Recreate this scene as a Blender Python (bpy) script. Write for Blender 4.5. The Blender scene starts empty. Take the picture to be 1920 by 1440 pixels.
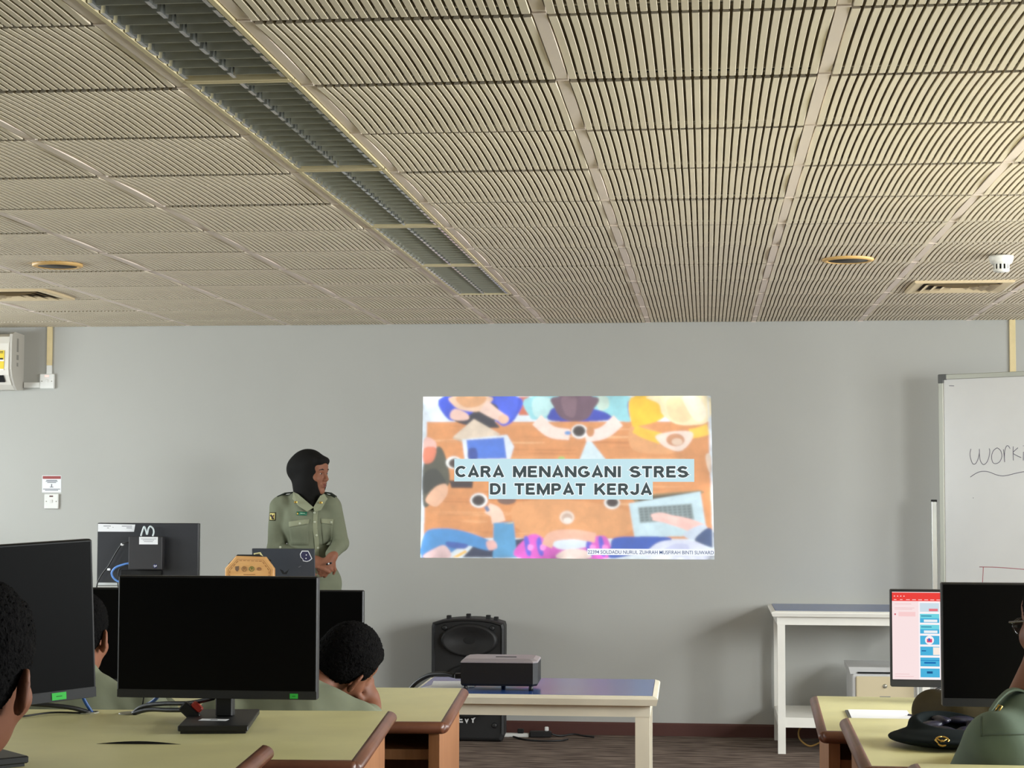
import bpy, math, random
import numpy as np
from mathutils import Matrix, Vector

SC = bpy.context.scene
COL = SC.collection
PI = math.pi
random.seed(7)

# ------------------------------------------------------------------ camera
CAM_Z = 1.403
cam_data = bpy.data.cameras.new('camera')
cam = bpy.data.objects.new('camera', cam_data)
COL.objects.link(cam)
cam_data.sensor_fit = 'HORIZONTAL'
cam_data.sensor_width = 36.0
cam_data.lens = 3455.5 / 1920.0 * 36.0
cam_data.clip_start = 0.05
cam_data.clip_end = 200
_r = Vector((0.99450783, 0.10464045, 0.00213409))
_u = Vector((0.00370725, -0.05559664, 0.99844643))
_w = Vector((-0.10459653, 0.99295488, 0.05567922))
m = Matrix.Identity(4)
for i in range(3):
    m[i][0], m[i][1], m[i][2] = _r[i], _u[i], -_w[i]
m[2][3] = CAM_Z
cam.matrix_world = m
SC.camera = cam

# ------------------------------------------------------------------ world, daylight, exposure
SC.view_settings.view_transform = 'Standard'
SC.view_settings.look = 'None'
SC.view_settings.exposure = 0.0
SC.view_settings.gamma = 1.0
SC.view_settings.use_curve_mapping = False
world = bpy.data.worlds.new('overcast_sky')
SC.world = world
world.use_nodes = True
world.node_tree.nodes['Background'].inputs[0].default_value = (0.86, 0.93, 1.0, 1)
world.node_tree.nodes['Background'].inputs[1].default_value = 1.0

X_LEFT, X_RIGHT = -5.3, 3.2          # side walls
Y_BACK, Y_FRONT = -1.6, 10.545       # wall behind the camera, wall with the picture
CEIL = 2.343
WIN_Z0, WIN_Z1 = 0.95, 2.2
WINS_L = [(0.2, 2.9), (3.7, 6.4), (7.1, 9.7)]
WINS_R = [(0.2, 2.9), (3.7, 6.4), (7.1, 9.7)]

def daylight(name, x, y0, y1, sgn, power, color):
    ld = bpy.data.lights.new(name, 'AREA')
    ld.shape = 'RECTANGLE'
    ld.size = y1 - y0
    ld.size_y = WIN_Z1 - WIN_Z0
    ld.energy = power
    ld.color = color
    o = bpy.data.objects.new(name, ld)
    COL.objects.link(o)
    o.location = (x + sgn * 0.25, (y0 + y1) / 2, (WIN_Z0 + WIN_Z1) / 2)
    o.rotation_euler = (PI / 2 - math.radians(30), 0, PI / 2 if sgn > 0 else -PI / 2)    # sky light comes down through the window
    return o

POW_L = (40, 45, 150)
POW_R = (45, 370, 125)
for i, (a, b) in enumerate(WINS_L):
    daylight('daylight_left', X_LEFT, a, b, -1, POW_L[i], (0.93, 0.97, 1.0))
for i, (a, b) in enumerate(WINS_R):
    daylight('daylight_right', X_RIGHT, a, b, 1, POW_R[i], (0.97, 0.98, 1.0))

# ------------------------------------------------------------------ materials
def srgb(r, g, b):
    def f(c):
        c /= 255.0
        return c / 12.92 if c <= 0.04045 else ((c + 0.055) / 1.055) ** 2.4
    return (f(r), f(g), f(b), 1.0)

MATS = {}
def mat(name, col, rough=0.6, metal=0.0, spec=0.5, noise=0.0, nscale=40.0, bump=0.0, bscale=200.0, coat=0.0, stretch=None):
    if name in MATS:
        return MATS[name]
    m = bpy.data.materials.new(name)
    m.use_nodes = True
    nt = m.node_tree
    b = nt.nodes['Principled BSDF']
    b.inputs['Base Color'].default_value = col
    b.inputs['Roughness'].default_value = rough
    b.inputs['Metallic'].default_value = metal
    b.inputs['Specular IOR Level'].default_value = spec
    b.inputs['Coat Weight'].default_value = coat
    if noise or bump:
        tc = nt.nodes.new('ShaderNodeTexCoord')
        src = tc.outputs['Object']
        if stretch:
            mp = nt.nodes.new('ShaderNodeMapping')
            mp.inputs['Scale'].default_value = stretch
            nt.links.new(src, mp.inputs['Vector'])
            src = mp.outputs['Vector']
    if noise:
        n = nt.nodes.new('ShaderNodeTexNoise')
        n.inputs['Scale'].default_value = nscale
        n.inputs['Detail'].default_value = 4
        nt.links.new(src, n.inputs['Vector'])
        rp = nt.nodes.new('ShaderNodeMapRange')
        rp.inputs['From Min'].default_value = 0.3
        rp.inputs['From Max'].default_value = 0.7
        rp.inputs['To Min'].default_value = 1 - noise
        rp.inputs['To Max'].default_value = 1 + noise
        nt.links.new(n.outputs['Fac'], rp.inputs['Value'])
        mx = nt.nodes.new('ShaderNodeMix')
        mx.data_type = 'RGBA'
        mx.blend_type = 'MULTIPLY'
        mx.inputs['Factor'].default_value = 1.0
        mx.inputs['A'].default_value = col
        nt.links.new(rp.outputs['Result'], mx.inputs['B'])
        nt.links.new(mx.outputs['Result'], b.inputs['Base Color'])
    if bump:
        n2 = nt.nodes.new('ShaderNodeTexNoise')
        n2.inputs['Scale'].default_value = bscale
        n2.inputs['Detail'].default_value = 3
        nt.links.new(src, n2.inputs['Vector'])
        bp = nt.nodes.new('ShaderNodeBump')
        bp.inputs['Strength'].default_value = bump
        bp.inputs['Distance'].default_value = 0.004
        nt.links.new(n2.outputs['Fac'], bp.inputs['Height'])
        nt.links.new(bp.outputs['Normal'], b.inputs['Normal'])
    MATS[name] = m
    return m

def emit(name, col, strength=1.0, base=0.0):
    if name in MATS:
        return MATS[name]
    m = bpy.data.materials.new(name)
    m.use_nodes = True
    b = m.node_tree.nodes['Principled BSDF']
    b.inputs['Base Color'].default_value = (col[0] * base, col[1] * base, col[2] * base, 1)
    b.inputs['Roughness'].default_value = 0.8
    b.inputs['Specular IOR Level'].default_value = 0.1
    b.inputs['Emission Color'].default_value = col
    b.inputs['Emission Strength'].default_value = strength
    MATS[name] = m
    return m

def wood_mat(name, c1, c2, scale=(3, 3, 40), rough=0.45):
    if name in MATS:
        return MATS[name]
    m = bpy.data.materials.new(name)
    m.use_nodes = True
    nt = m.node_tree
    b = nt.nodes['Principled BSDF']
    b.inputs['Roughness'].default_value = rough
    tc = nt.nodes.new('ShaderNodeTexCoord')
    mp = nt.nodes.new('ShaderNodeMapping')
    mp.inputs['Scale'].default_value = scale
    n = nt.nodes.new('ShaderNodeTexNoise')
    n.inputs['Scale'].default_value = 3.0
    n.inputs['Detail'].default_value = 6
    n.inputs['Roughness'].default_value = 0.6
    cr = nt.nodes.new('ShaderNodeValToRGB')
    cr.color_ramp.elements[0].position = 0.3
    cr.color_ramp.elements[0].color = c1
    cr.color_ramp.elements[1].position = 0.7
    cr.color_ramp.elements[1].color = c2
    nt.links.new(tc.outputs['Object'], mp.inputs['Vector'])
    nt.links.new(mp.outputs['Vector'], n.inputs['Vector'])
    nt.links.new(n.outputs['Fac'], cr.inputs['Fac'])
    nt.links.new(cr.outputs['Color'], b.inputs['Base Color'])
    MATS[name] = m
    return m

def glass_mat():
    if 'window_glass' in MATS:
        return MATS['window_glass']
    m = bpy.data.materials.new('window_glass')
    m.use_nodes = True
    nt = m.node_tree
    nt.nodes.clear()
    out = nt.nodes.new('ShaderNodeOutputMaterial')
    tr = nt.nodes.new('ShaderNodeBsdfTransparent')
    tr.inputs[0].default_value = (0.95, 0.97, 0.96, 1)
    gl = nt.nodes.new('ShaderNodeBsdfGlossy')
    gl.inputs['Roughness'].default_value = 0.02
    mx = nt.nodes.new('ShaderNodeMixShader')
    mx.inputs[0].default_value = 0.06
    nt.links.new(tr.outputs[0], mx.inputs[1])
    nt.links.new(gl.outputs[0], mx.inputs[2])
    nt.links.new(mx.outputs[0], out.inputs[0])
    MATS['window_glass'] = m
    return m

def carpet_mat():
    m = bpy.data.materials.new('striped_carpet')
    m.use_nodes = True
    nt = m.node_tree
    b = nt.nodes['Principled BSDF']
    b.inputs['Roughness'].default_value = 0.95
    b.inputs['Specular IOR Level'].default_value = 0.1
    tc = nt.nodes.new('ShaderNodeTexCoord')
    mp = nt.nodes.new('ShaderNodeMapping')
    mp.inputs['Scale'].default_value = (3.2, 24, 1)
    n = nt.nodes.new('ShaderNodeTexNoise')
    n.inputs['Scale'].default_value = 1.6
    n.inputs['Detail'].default_value = 2
    cr = nt.nodes.new('ShaderNodeValToRGB')
    cr.color_ramp.interpolation = 'LINEAR'
    cr.color_ramp.elements[0].position = 0.38
    cr.color_ramp.elements[0].color = srgb(82, 70, 64)
    cr.color_ramp.elements[1].position = 0.62
    cr.color_ramp.elements[1].color = srgb(132, 118, 108)
    nt.links.new(tc.outputs['Object'], mp.inputs['Vector'])
    nt.links.new(mp.outputs['Vector'], n.inputs['Vector'])
    nt.links.new(n.outputs['Fac'], cr.inputs['Fac'])
    nt.links.new(cr.outputs['Color'], b.inputs['Base Color'])
    return m

M_WALL = mat('grey_wall_paint', srgb(183, 183, 178), 0.75, noise=0.025, nscale=1.6, bump=0.06, bscale=60)
M_CEIL = mat('cream_ceiling_tile', srgb(224, 212, 190), 0.8, noise=0.03, nscale=5)
M_RUN = mat('white_ceiling_bar', srgb(226, 212, 200), 0.7, spec=0.3)
M_BLACK = mat('black_plastic', srgb(22, 22, 24), 0.45)
M_BLACKM = mat('black_matte', srgb(14, 14, 15), 0.7)
M_SCREEN = mat('dark_screen_glass', srgb(5, 5, 6), 0.4, spec=0.12)
M_WHITE = mat('white_plastic', srgb(232, 232, 228), 0.4)
M_PAPER = mat('white_paper', srgb(240, 242, 246), 0.8)
M_INK = mat('grey_print', srgb(120, 122, 128), 0.8)
M_CREAM = mat('cream_painted_wood', srgb(236, 228, 206), 0.45, noise=0.03, nscale=8)
M_WHITEW = mat('white_painted_wood', srgb(240, 238, 230), 0.45, noise=0.03, nscale=8)
M_BLUETOP = mat('blue_laminate', srgb(50, 84, 150), 0.22, noise=0.06, nscale=20)
M_DESKTOP = mat('pale_green_laminate', srgb(219, 213, 158), 0.42, noise=0.05, nscale=6)
M_NOSE = wood_mat('dark_wood_nosing', srgb(88, 50, 34), srgb(122, 74, 52), (2, 2, 2), 0.35)
M_DESKW = wood_mat('orange_wood_panel', srgb(152, 99, 61), srgb(174, 119, 78), (14, 14, 1.2))
M_ALU = mat('aluminium', srgb(176, 174, 160), 0.35, metal=0.6)
M_MIRROR = mat('polished_aluminium', srgb(225, 228, 232), 0.24, metal=1.0)
M_LOUVRE = mat('dull_louvre_metal', srgb(150, 150, 136), 0.5, metal=0.25)
M_SAGE = mat('sage_green_cloth', srgb(124, 129, 108), 0.85, spec=0.2, noise=0.05, nscale=14, bump=0.2, bscale=28)
M_SAGED = mat('dark_green_cloth', srgb(40, 46, 38), 0.85, spec=0.2)
M_TROUSER = mat('dark_green_trousers', srgb(70, 76, 62), 0.9, spec=0.2)
M_SKIN = mat('brown_skin', srgb(146, 97, 75), 0.55, spec=0.3, noise=0.05, nscale=20)
M_SKIN2 = mat('dark_brown_skin', srgb(122, 78, 57), 0.55, spec=0.3, noise=0.05, nscale=20)
M_HAIR = mat('black_hair', srgb(13, 12, 12), 0.9, spec=0.08, noise=0.3, nscale=90, bump=0.9, bscale=220)
M_HIJAB = mat('black_hijab_cloth', srgb(19, 18, 17), 0.8, spec=0.2, bump=0.15, bscale=24)
M_BRASS = mat('brass', srgb(214, 176, 92), 0.3, metal=0.9)
M_BLUEC = mat('blue_cable', srgb(40, 84, 150), 0.45)
M_OLIVE = mat('olive_jacket', srgb(62, 54, 34), 0.85, spec=0.2, noise=0.08, nscale=16, bump=0.2, bscale=30)
M_GREENST = mat('green_sticker', srgb(60, 205, 78), 0.6)
M_FELT = mat('black_green_felt', srgb(26, 32, 33), 0.95, spec=0.1, noise=0.08, nscale=40)
M_LINING = mat('navy_lining', srgb(34, 33, 50), 0.45, bump=0.3, bscale=40)

# ------------------------------------------------------------------ geometry helpers
class MB:
    def __init__(self):
        self.v, self.f, self.s, self.mi = [], [], [], []
        self.cur = 0
    def _add(self, vs, fs, smooth=False, M=None):
        o = len(self.v)
        if M is not None:
            vs = [tuple(M @ Vector(p)) for p in vs]
        self.v += [tuple(p) for p in vs]
        self.f += [tuple(i + o for i in f) for f in fs]
        self.s += [smooth] * len(fs)
        self.mi += [self.cur] * len(fs)
        return self
    def box(self, x0, x1, y0, y1, z0, z1, M=None):
        vs = [(x, y, z) for z in (z0, z1) for y in (y0, y1) for x in (x0, x1)]
        fs = [(0, 2, 3, 1), (4, 5, 7, 6), (0, 1, 5, 4), (1, 3, 7, 5), (3, 2, 6, 7), (2, 0, 4, 6)]
        return self._add(vs, fs, False, M)
    def cbox(self, x0, x1, y0, y1, z0, z1, c=0.003, M=None):
        # box with chamfered edges: convex hull of three shrunken boxes, written out as rings
        pts = []
        for (zz, ins) in ((z0, c), (z0 + c, 0), (z1 - c, 0), (z1, c)):
            X0, X1, Y0, Y1 = x0 + ins, x1 - ins, y0 + ins, y1 - ins
            k = c
            pts.append([(X0 + k, Y0, zz), (X1 - k, Y0, zz), (X1, Y0 + k, zz), (X1, Y1 - k, zz), (X1 - k, Y1, zz), (X0 + k, Y1, zz), (X0, Y1 - k, zz), (X0, Y0 + k, zz)])
        return self.rings(pts, False, M)
    def rings(self, pts, smooth=False, M=None, caps=True, closed=True):
        n = len(pts[0])
        vs = [p for r in pts for p in r]
        fs = []
        rng = n if closed else n - 1
        for a in range(len(pts) - 1):
            for i in range(rng):
                j = (i + 1) % n
                fs.append((a * n + i, a * n + j, (a + 1) * n + j, (a + 1) * n + i))
        if caps:
            fs.append(tuple(reversed(range(n))))
            fs.append(tuple(range((len(pts) - 1) * n, len(pts) * n)))
        return self._add(vs, fs, smooth, M)
    def prism(self, poly, a, b, axis='y', M=None, smooth=False):
        # poly in the two other axes, extruded from a to b along axis
        def P(p, t):
            return {'y': (p[0], t, p[1]), 'z': (p[0], p[1], t), 'x': (t, p[0], p[1])}[axis]
        if axis == 'y':
            poly = list(reversed(poly))
        return self.rings([[P(p, a) for p in poly], [P(p, b) for p in poly]], smooth, M)
    def tube(self, pts, r, n=8, smooth=True, M=None, flat=1.0):
        pts = [Vector(p) for p in pts]
        rs = r if isinstance(r, (list, tuple)) else [r] * len(pts)
        rg = []
        prev = None
        for i, p in enumerate(pts):
            d = (pts[min(i + 1, len(pts) - 1)] - pts[max(i - 1, 0)])
            if d.length < 1e-9:
                d = Vector((0, 0, 1))
            d.normalize()
            if prev is None:
                ref = Vector((0, 0, 1)) if abs(d.z) < 0.9 else Vector((1, 0, 0))
                a = d.cross(ref).normalized()
            else:
                a = (prev - d * prev.dot(d)).normalized()
            b = d.cross(a)
            prev = a
            rg.append([p + (a * math.cos(2 * PI * k / n) + b * math.sin(2 * PI * k / n) * flat) * rs[i] for k in range(n)])
        return self.rings(rg, smooth, M)
    def lathe(self, prof, n=24, smooth=True, M=None, axis='z'):
        rg = []
        for (r, z) in prof:
            ring = []
            for k in range(n):
                c, s = math.cos(2 * PI * k / n) * max(r, 1e-5), math.sin(2 * PI * k / n) * max(r, 1e-5)
                ring.append((c, s, z) if axis == 'z' else (c, -z, s))
            rg.append(ring)
        return self.rings(rg, smooth, M)
    def poly(self, pts, M=None):
        return self._add(pts, [tuple(range(len(pts)))], False, M)
    def build(self, name, m, parent=None, loc=None, rot=None):
        me = bpy.data.meshes.new(name)
        me.from_pydata(self.v, [], self.f)
        me.polygons.foreach_set('use_smooth', self.s)
        if isinstance(m, (list, tuple)):
            for q in m:
                me.materials.append(q)
            me.polygons.foreach_set('material_index', self.mi)
        else:
            me.materials.append(m)
        me.update()
        o = bpy.data.objects.new(name, me)
        COL.objects.link(o)
        if parent is not None:
            o.parent = parent
        if loc is not None:
            o.location = loc
        if rot is not None:
            o.rotation_euler = rot
        return o

def tag(o, label, cat, group=None):
    o['label'] = label
    o['category'] = cat
    if group:
        o['group'] = group
    return o

def thing(name, label, cat, loc=(0, 0, 0), rz=0.0, group=None, rot=None):
    o = bpy.data.objects.new(name, None)
    o.empty_display_size = 0.1
    COL.objects.link(o)
    o.location = loc
    o.rotation_euler = rot if rot else (0, 0, rz)
    return tag(o, label, cat, group)

def struct(o):
    o['kind'] = 'structure'
    return o

def inst(src, parent, loc, rot=(0, 0, 0), scale=None):
    o = src.copy()
    COL.objects.link(o)
    o.parent = parent
    o.location = loc
    o.rotation_euler = rot
    if scale:
        o.scale = scale
    return o

def text(name, s, size, m, parent, loc, rot, bold=0.0, ext=0.0005, align='LEFT', sx=1.0, spacing=1.0):
    cu = bpy.data.curves.new(name, 'FONT')
    cu.body = s
    cu.size = size
    cu.offset = bold
    cu.extrude = ext
    cu.align_x = align
    cu.space_character = spacing
    cu.resolution_u = 4
    t = bpy.data.objects.new(name + '_curve', cu)
    COL.objects.link(t)
    dg = bpy.context.evaluated_depsgraph_get()
    me = bpy.data.meshes.new_from_object(t.evaluated_get(dg))
    bpy.data.objects.remove(t)
    bpy.data.curves.remove(cu)
    me.materials.clear()
    me.materials.append(m)
    me.name = name
    o = bpy.data.objects.new(name, me)
    COL.objects.link(o)
    o.parent = parent
    o.location = loc
    o.rotation_euler = rot
    o.scale = (sx, 1, 1)
    return o

def arc(cx, cy, rx, ry, a0, a1, n):
    return [(cx + rx * math.cos(a0 + (a1 - a0) * i / n), cy + ry * math.sin(a0 + (a1 - a0) * i / n)) for i in range(n + 1)]

def bez(pts, n=8):
    # Catmull-Rom through points
    P = [Vector(p) for p in pts]
    P = [P[0] * 2 - P[1]] + P + [P[-1] * 2 - P[-2]]
    out = []
    for i in range(1, len(P) - 2):
        for k in range(n):
            t = k / n
            a, b, c, d = P[i - 1], P[i], P[i + 1], P[i + 2]
            out.append(0.5 * ((2 * b) + (c - a) * t + (2 * a - 5 * b + 4 * c - d) * t * t + (3 * b - a - 3 * c + d) * t ** 3))
    out.append(P[-2])
    return out
# ------------------------------------------------------------------ room shell
o = MB().box(X_LEFT - 0.2, X_RIGHT + 0.2, Y_BACK - 0.2, Y_FRONT + 0.2, -0.1, 0).build('floor', carpet_mat())
struct(o)
o = MB().box(X_LEFT - 0.2, X_RIGHT + 0.2, Y_FRONT, Y_FRONT + 0.15, 0, CEIL + 0.2).build('wall_front', M_WALL)
struct(o)
o = MB().box(X_LEFT - 0.2, X_RIGHT + 0.2, Y_BACK - 0.15, Y_BACK, 0, CEIL + 0.2).build('wall_rear', M_WALL)
struct(o)

def side_wall(name, x, sgn, wins):
    b = MB()
    xa, xb = sorted((x, x + sgn * 0.15))
    b.box(xa, xb, Y_BACK, Y_FRONT, 0, WIN_Z0)
    b.box(xa, xb, Y_BACK, Y_FRONT, WIN_Z1, CEIL + 0.2)
    edges = [Y_BACK] + [q for w in wins for q in w] + [Y_FRONT]
    for i in range(0, len(edges), 2):
        b.box(xa, xb, edges[i], edges[i + 1], WIN_Z0, WIN_Z1)
    return struct(b.build(name, M_WALL))
side_wall('wall_left', X_LEFT, -1, WINS_L)
side_wall('wall_right', X_RIGHT, 1, WINS_R)
wn = 0
for x, sgn, wins in ((X_LEFT, -1, WINS_L), (X_RIGHT, 1, WINS_R)):
    for (a, c) in wins:
        wn += 1
        xm = x + sgn * 0.075
        b = MB()
        b.box(xm - 0.03, xm + 0.03, a, a + 0.05, WIN_Z0, WIN_Z1).box(xm - 0.03, xm + 0.03, c - 0.05, c, WIN_Z0, WIN_Z1)
        b.box(xm - 0.03, xm + 0.03, a, c, WIN_Z0, WIN_Z0 + 0.05).box(xm - 0.03, xm + 0.03, a, c, WIN_Z1 - 0.05, WIN_Z1)
        for k in (1, 2):
            ym = a + (c - a) * k / 3
            b.box(xm - 0.025, xm + 0.025, ym - 0.025, ym + 0.025, WIN_Z0, WIN_Z1)
        w = struct(b.build('window_%d' % wn, M_WHITE))
        for k in range(3):
            y0, y1 = a + (c - a) * k / 3, a + (c - a) * (k + 1) / 3
            MB().box(xm - 0.003, xm + 0.003, y0 + 0.03, y1 - 0.03, WIN_Z0 + 0.04, WIN_Z1 - 0.04).build('pane', glass_mat(), w)

M_SKIRT = mat('brown_skirting', srgb(84, 50, 44), 0.5)
struct(MB().prism([(Y_FRONT, 0), (Y_FRONT, 0.072), (Y_FRONT - 0.008, 0.072), (Y_FRONT - 0.014, 0.062), (Y_FRONT - 0.014, 0)], X_LEFT, X_RIGHT, 'x').build('baseboard_front', M_SKIRT))

# ------------------------------------------------------------------ ceiling of grooved tiles
ceiling = struct(MB().box(X_LEFT - 0.2, X_RIGHT + 0.2, Y_BACK - 0.2, Y_FRONT + 0.15, CEIL + 0.045, CEIL + 0.2).build('ceiling', mat('gap_shade_backing', srgb(96, 90, 76), 0.9)))  # backing coloured dark to paint shade into the gaps between tiles
GX, GY = -0.3279, 3.6162
HOG = 0.006
def tile_mesh(w, l, nrib, seg=6):
    b = MB()
    def hz(y):
        t = y / (l / 2)
        return HOG * (1 - t * t) * min(1, l / 0.58)
    ys = [-l / 2 + l * i / seg for i in range(seg + 1)]
    p = w / nrib
    gap = p * 0.30
    for k in range(nrib):
        x0 = -w / 2 + k * p + (gap / 2 if k else 0)
        x1 = -w / 2 + (k + 1) * p - (gap / 2 if k < nrib - 1 else 0)
        ux0, ux1 = (0.0055 if k else 0.001), (0.0055 if k < nrib - 1 else 0.001)     # slats are undercut: wider below than above
        rg = []
        for y in ys:
            yt = y * (1 - 0.018 / l)
            rg.append([(x0 + ux0, yt, hz(y) + 0.017), (x0, y, hz(y) + 0.0012), (x0 + 0.0008, y, hz(y)), (x1 - 0.0008, y, hz(y)), (x1, y, hz(y) + 0.0012), (x1 - ux1, yt, hz(y) + 0.017)])
        b.rings(rg, False, caps=True, closed=False)
    b.cur = 1          # slot backing, its darker colour stands in for shade in the grooves
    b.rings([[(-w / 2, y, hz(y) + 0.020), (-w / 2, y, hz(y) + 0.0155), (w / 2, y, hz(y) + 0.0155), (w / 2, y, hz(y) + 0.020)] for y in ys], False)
    return b
M_SLOT_SHADE = mat('slot_shade', srgb(150, 140, 118), 0.95)
TW, TL = 0.566, 0.572
LAST = Y_FRONT - (GY + 11 * 0.6)
protos = {}
for key, w, l, n in (('full', TW, TL, 28), ('half', 0.266, TL, 13), ('cut', TW, LAST - 0.014, 28), ('halfcut', 0.266, LAST - 0.014, 13)):
    o = tile_mesh(w, l, n).build('ceiling_tile', [M_CEIL, M_SLOT_SHADE], ceiling)
    protos[key] = [o, False]
def put_tile(key, x, y):
    src, used = protos[key]
    z = CEIL + random.uniform(-0.0015, 0.002)
    rot = (random.uniform(-0.003, 0.003), random.uniform(-0.002, 0.002), 0)
    if not used:
        src.location = (x, y, z)
        src.rotation_euler = rot
        protos[key][1] = True
        return src
    return inst(src, ceiling, (x, y, z), rot)
run_src = None
run_used = False
def runner(x, y, l, w=0.027):
    global run_src, run_used
    if run_src is None:
        b = MB()
        b.box(-0.0135, 0.0135, -0.297, 0.291, 0.003, 0.02)
        b.box(-0.0145, 0.0145, 0.291, 0.299, 0.000, 0.02)
        run_src = b.build('ceiling_bar', M_RUN, ceiling)
        run_src.location = (x, y, CEIL)
        return run_src
    return inst(run_src, ceiling, (x, y, CEIL + random.uniform(-0.001, 0.0015)), (0, 0, 0), (1, l / 0.6, 1))
def visible(x, y, mrg):
    if y < 3.0:
        return False
    ul, ur = -0.385, 0.187          # frustum slopes left and right
    return x > ul * y - mrg and x < ur * y + mrg
FIX_X0, FIX_X1 = GX - 1.5 * 0.6, GX - 0.6
for r in range(-1, 12):
    yc = GY + 0.6 * r + 0.3
    key = 'full'
    if r == 11:
        yc = GY + 0.6 * 11 + LAST / 2
        key = 'cut'
    cols = [(-1.5 - 0.5 - k) for k in range(0, 6)] + [-0.5 + k for k in range(0, 6)]
    for c in cols:
        x = GX + 0.6 * c
        if visible(x, yc, 0.75):
            put_tile(key, x, yc)
    if yc > 9.0:
        put_tile('half' if key == 'full' else 'halfcut', (FIX_X0 + FIX_X1) / 2, yc)
    for c in [-1.5 - k for k in range(0, 7)] + [-1 + k for k in range(0, 7)]:
        x = GX + 0.6 * c
        if visible(x, yc, 0.75):
            runner(x, yc, 0.6 if key == 'full' else LAST)
# ------------------------------------------------------------------ louvred lights, all switched off
FRAME_M = mat('cream_light_frame', srgb(214, 200, 160), 0.45)
HOUSE_M = mat('light_housing', srgb(120, 122, 116), 0.5)
TUBE_M = mat('unlit_tube', srgb(225, 226, 222), 0.35)
labels = ['unlit louvred ceiling light nearest the camera, cut off by top edge',
          'unlit louvred ceiling light, second from top of the row',
          'unlit louvred ceiling light in the middle of the row of five',
          'unlit louvred ceiling light, next but one to the row end',
          'unlit louvred ceiling light at the far end of the row']
ends = [(2.945, 4.145), (4.145, 5.345), (5.355, 6.555), (6.56, 7.745), (7.75, 8.935)]
blade_src = None
for i, (ya, yb) in enumerate(ends):
    xc, yc = (FIX_X0 + FIX_X1) / 2, (ya + yb) / 2
    L = yb - ya
    t = thing('louvre_light', labels[i], 'ceiling light', (xc, yc, CEIL), 0, 'row of unlit louvred ceiling lights')
    hw, hl = 0.1335, L / 2 - 0.002
    b = MB()
    b.box(-hw, -hw + 0.012, -hl, hl, -0.001, 0.03).box(hw - 0.012, hw, -hl, hl, -0.001, 0.03)
    b.box(-hw + 0.012, hw - 0.012, -hl, -hl + 0.016, -0.002, 0.03).box(-hw + 0.012, hw - 0.012, hl - 0.016, hl, -0.002, 0.03)
    b.build('frame', FRAME_M, t)
    MB().box(-hw, hw, -hl, hl, 0.036, 0.0445).build('housing', HOUSE_M, t)
    n = 15
    for k in range(n):
        y = -hl + 0.016 + (2 * hl - 0.032) * (k + 0.5) / n
        if blade_src is None:
            b = MB()
            prof = [(-0.016, 0.034), (-0.006, 0.014), (-0.002, 0.002), (0.002, 0.002), (0.006, 0.014), (0.016, 0.034)]
            for xa, xb in ((-0.1215, -0.0075), (0.0075, 0.1215)):
                b.prism([(p[0], p[1]) for p in prof], xa, xb, 'x')
            blade_src = b.build('blade', M_LOUVRE, t, (0, y, 0))
        else:
            inst(blade_src, t, (0, y, 0))
    for xs in (-0.114, 0, 0.114):
        b = MB()
        m_ = 15
        for k in range(m_):
            y0 = -hl + 0.016 + (2 * hl - 0.032) * k / m_
            y1 = -hl + 0.016 + (2 * hl - 0.032) * (k + 1) / m_
            g = 0.012
            b.prism([(xs - 0.0065, 0.03), (xs - 0.0045, 0.0), (xs + 0.0045, 0.0), (xs + 0.0065, 0.03)], y0 + g, y1 - g, 'y')
        b.build('reflector', M_MIRROR, t)
    for xs in (-0.062, 0.062):
        MB().tube([(xs, -hl + 0.03, 0.029), (xs, hl - 0.03, 0.029)], 0.0065, 8).build('tube', TUBE_M, t)

# ------------------------------------------------------------------ ceiling fittings
ORANGE = mat('yellowed_ring', srgb(222, 180, 112), 0.5)
DARKG = mat('recess_shade', srgb(58, 54, 46), 0.7)
for x, y, lab in ((-2.755, 7.594, 'round yellowed ceiling speaker grille above the left side'), (0.587, 7.69, 'round yellowed ceiling speaker grille near the smoke detector')):
    t = thing('ceiling_speaker', lab, 'ceiling speaker', (x, y, CEIL), 0, 'round ceiling speakers')
    MB().lathe([(0.082, 0.012), (0.082, -0.003), (0.087, -0.006), (0.098, -0.006), (0.106, -0.002), (0.106, 0.012)], 40).build('ring', ORANGE, t)
    g = MB().lathe([(0.0, 0.004), (0.0825, 0.004), (0.0825, -0.0035), (0.0, -0.0035)], 40).build('grille', DARKG, t)  # dark disc over the tile, painted shade for a recessed look
VENTM = mat('cream_vent', srgb(226, 206, 168), 0.5)
VSLOT = mat('vent_throat', srgb(70, 62, 50), 0.8)
for x, y, lab in ((1.177, 8.76, 'square cream air vent on the right under the smoke detector'), (-3.385, 8.745, 'square cream air vent at left, cut off by the picture edge')):
    t = thing('air_vent', lab, 'air vent', (x, y, CEIL), 0, 'square ceiling air vents')
    b = MB()
    def sq(h, z):
        return [(-h, -h, z), (h, -h, z), (h, h, z), (-h, h, z)]
    b.rings([sq(0.224, 0.01), sq(0.224, -0.004), sq(0.219, -0.008), sq(0.178, -0.004), sq(0.176, 0.002)], False, caps=False)
    b.build('frame', VENTM, t)
    MB().box(-0.18, 0.18, -0.18, 0.18, 0.0015, 0.006).build('throat', VSLOT, t)
    for k in range(4):
        h1, h2 = 0.168 - 0.042 * k, 0.140 - 0.042 * k
        MB().rings([sq(h1, -0.010), sq(h2, 0.0012), sq(h2 - 0.002, 0.0012), sq(h1 - 0.002, -0.011)], False, caps=False).build('vane', VENTM, t)
t = thing('smoke_detector', 'small white smoke detector hanging from the ceiling at right', 'smoke detector', (1.195, 7.613, CEIL))
MB().lathe([(0.0, 0.0), (0.049, 0.0), (0.049, -0.007), (0.047, -0.018), (0.042, -0.030), (0.036, -0.034), (0.0, -0.034)], 32).build('base', M_WHITE, t)
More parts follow.
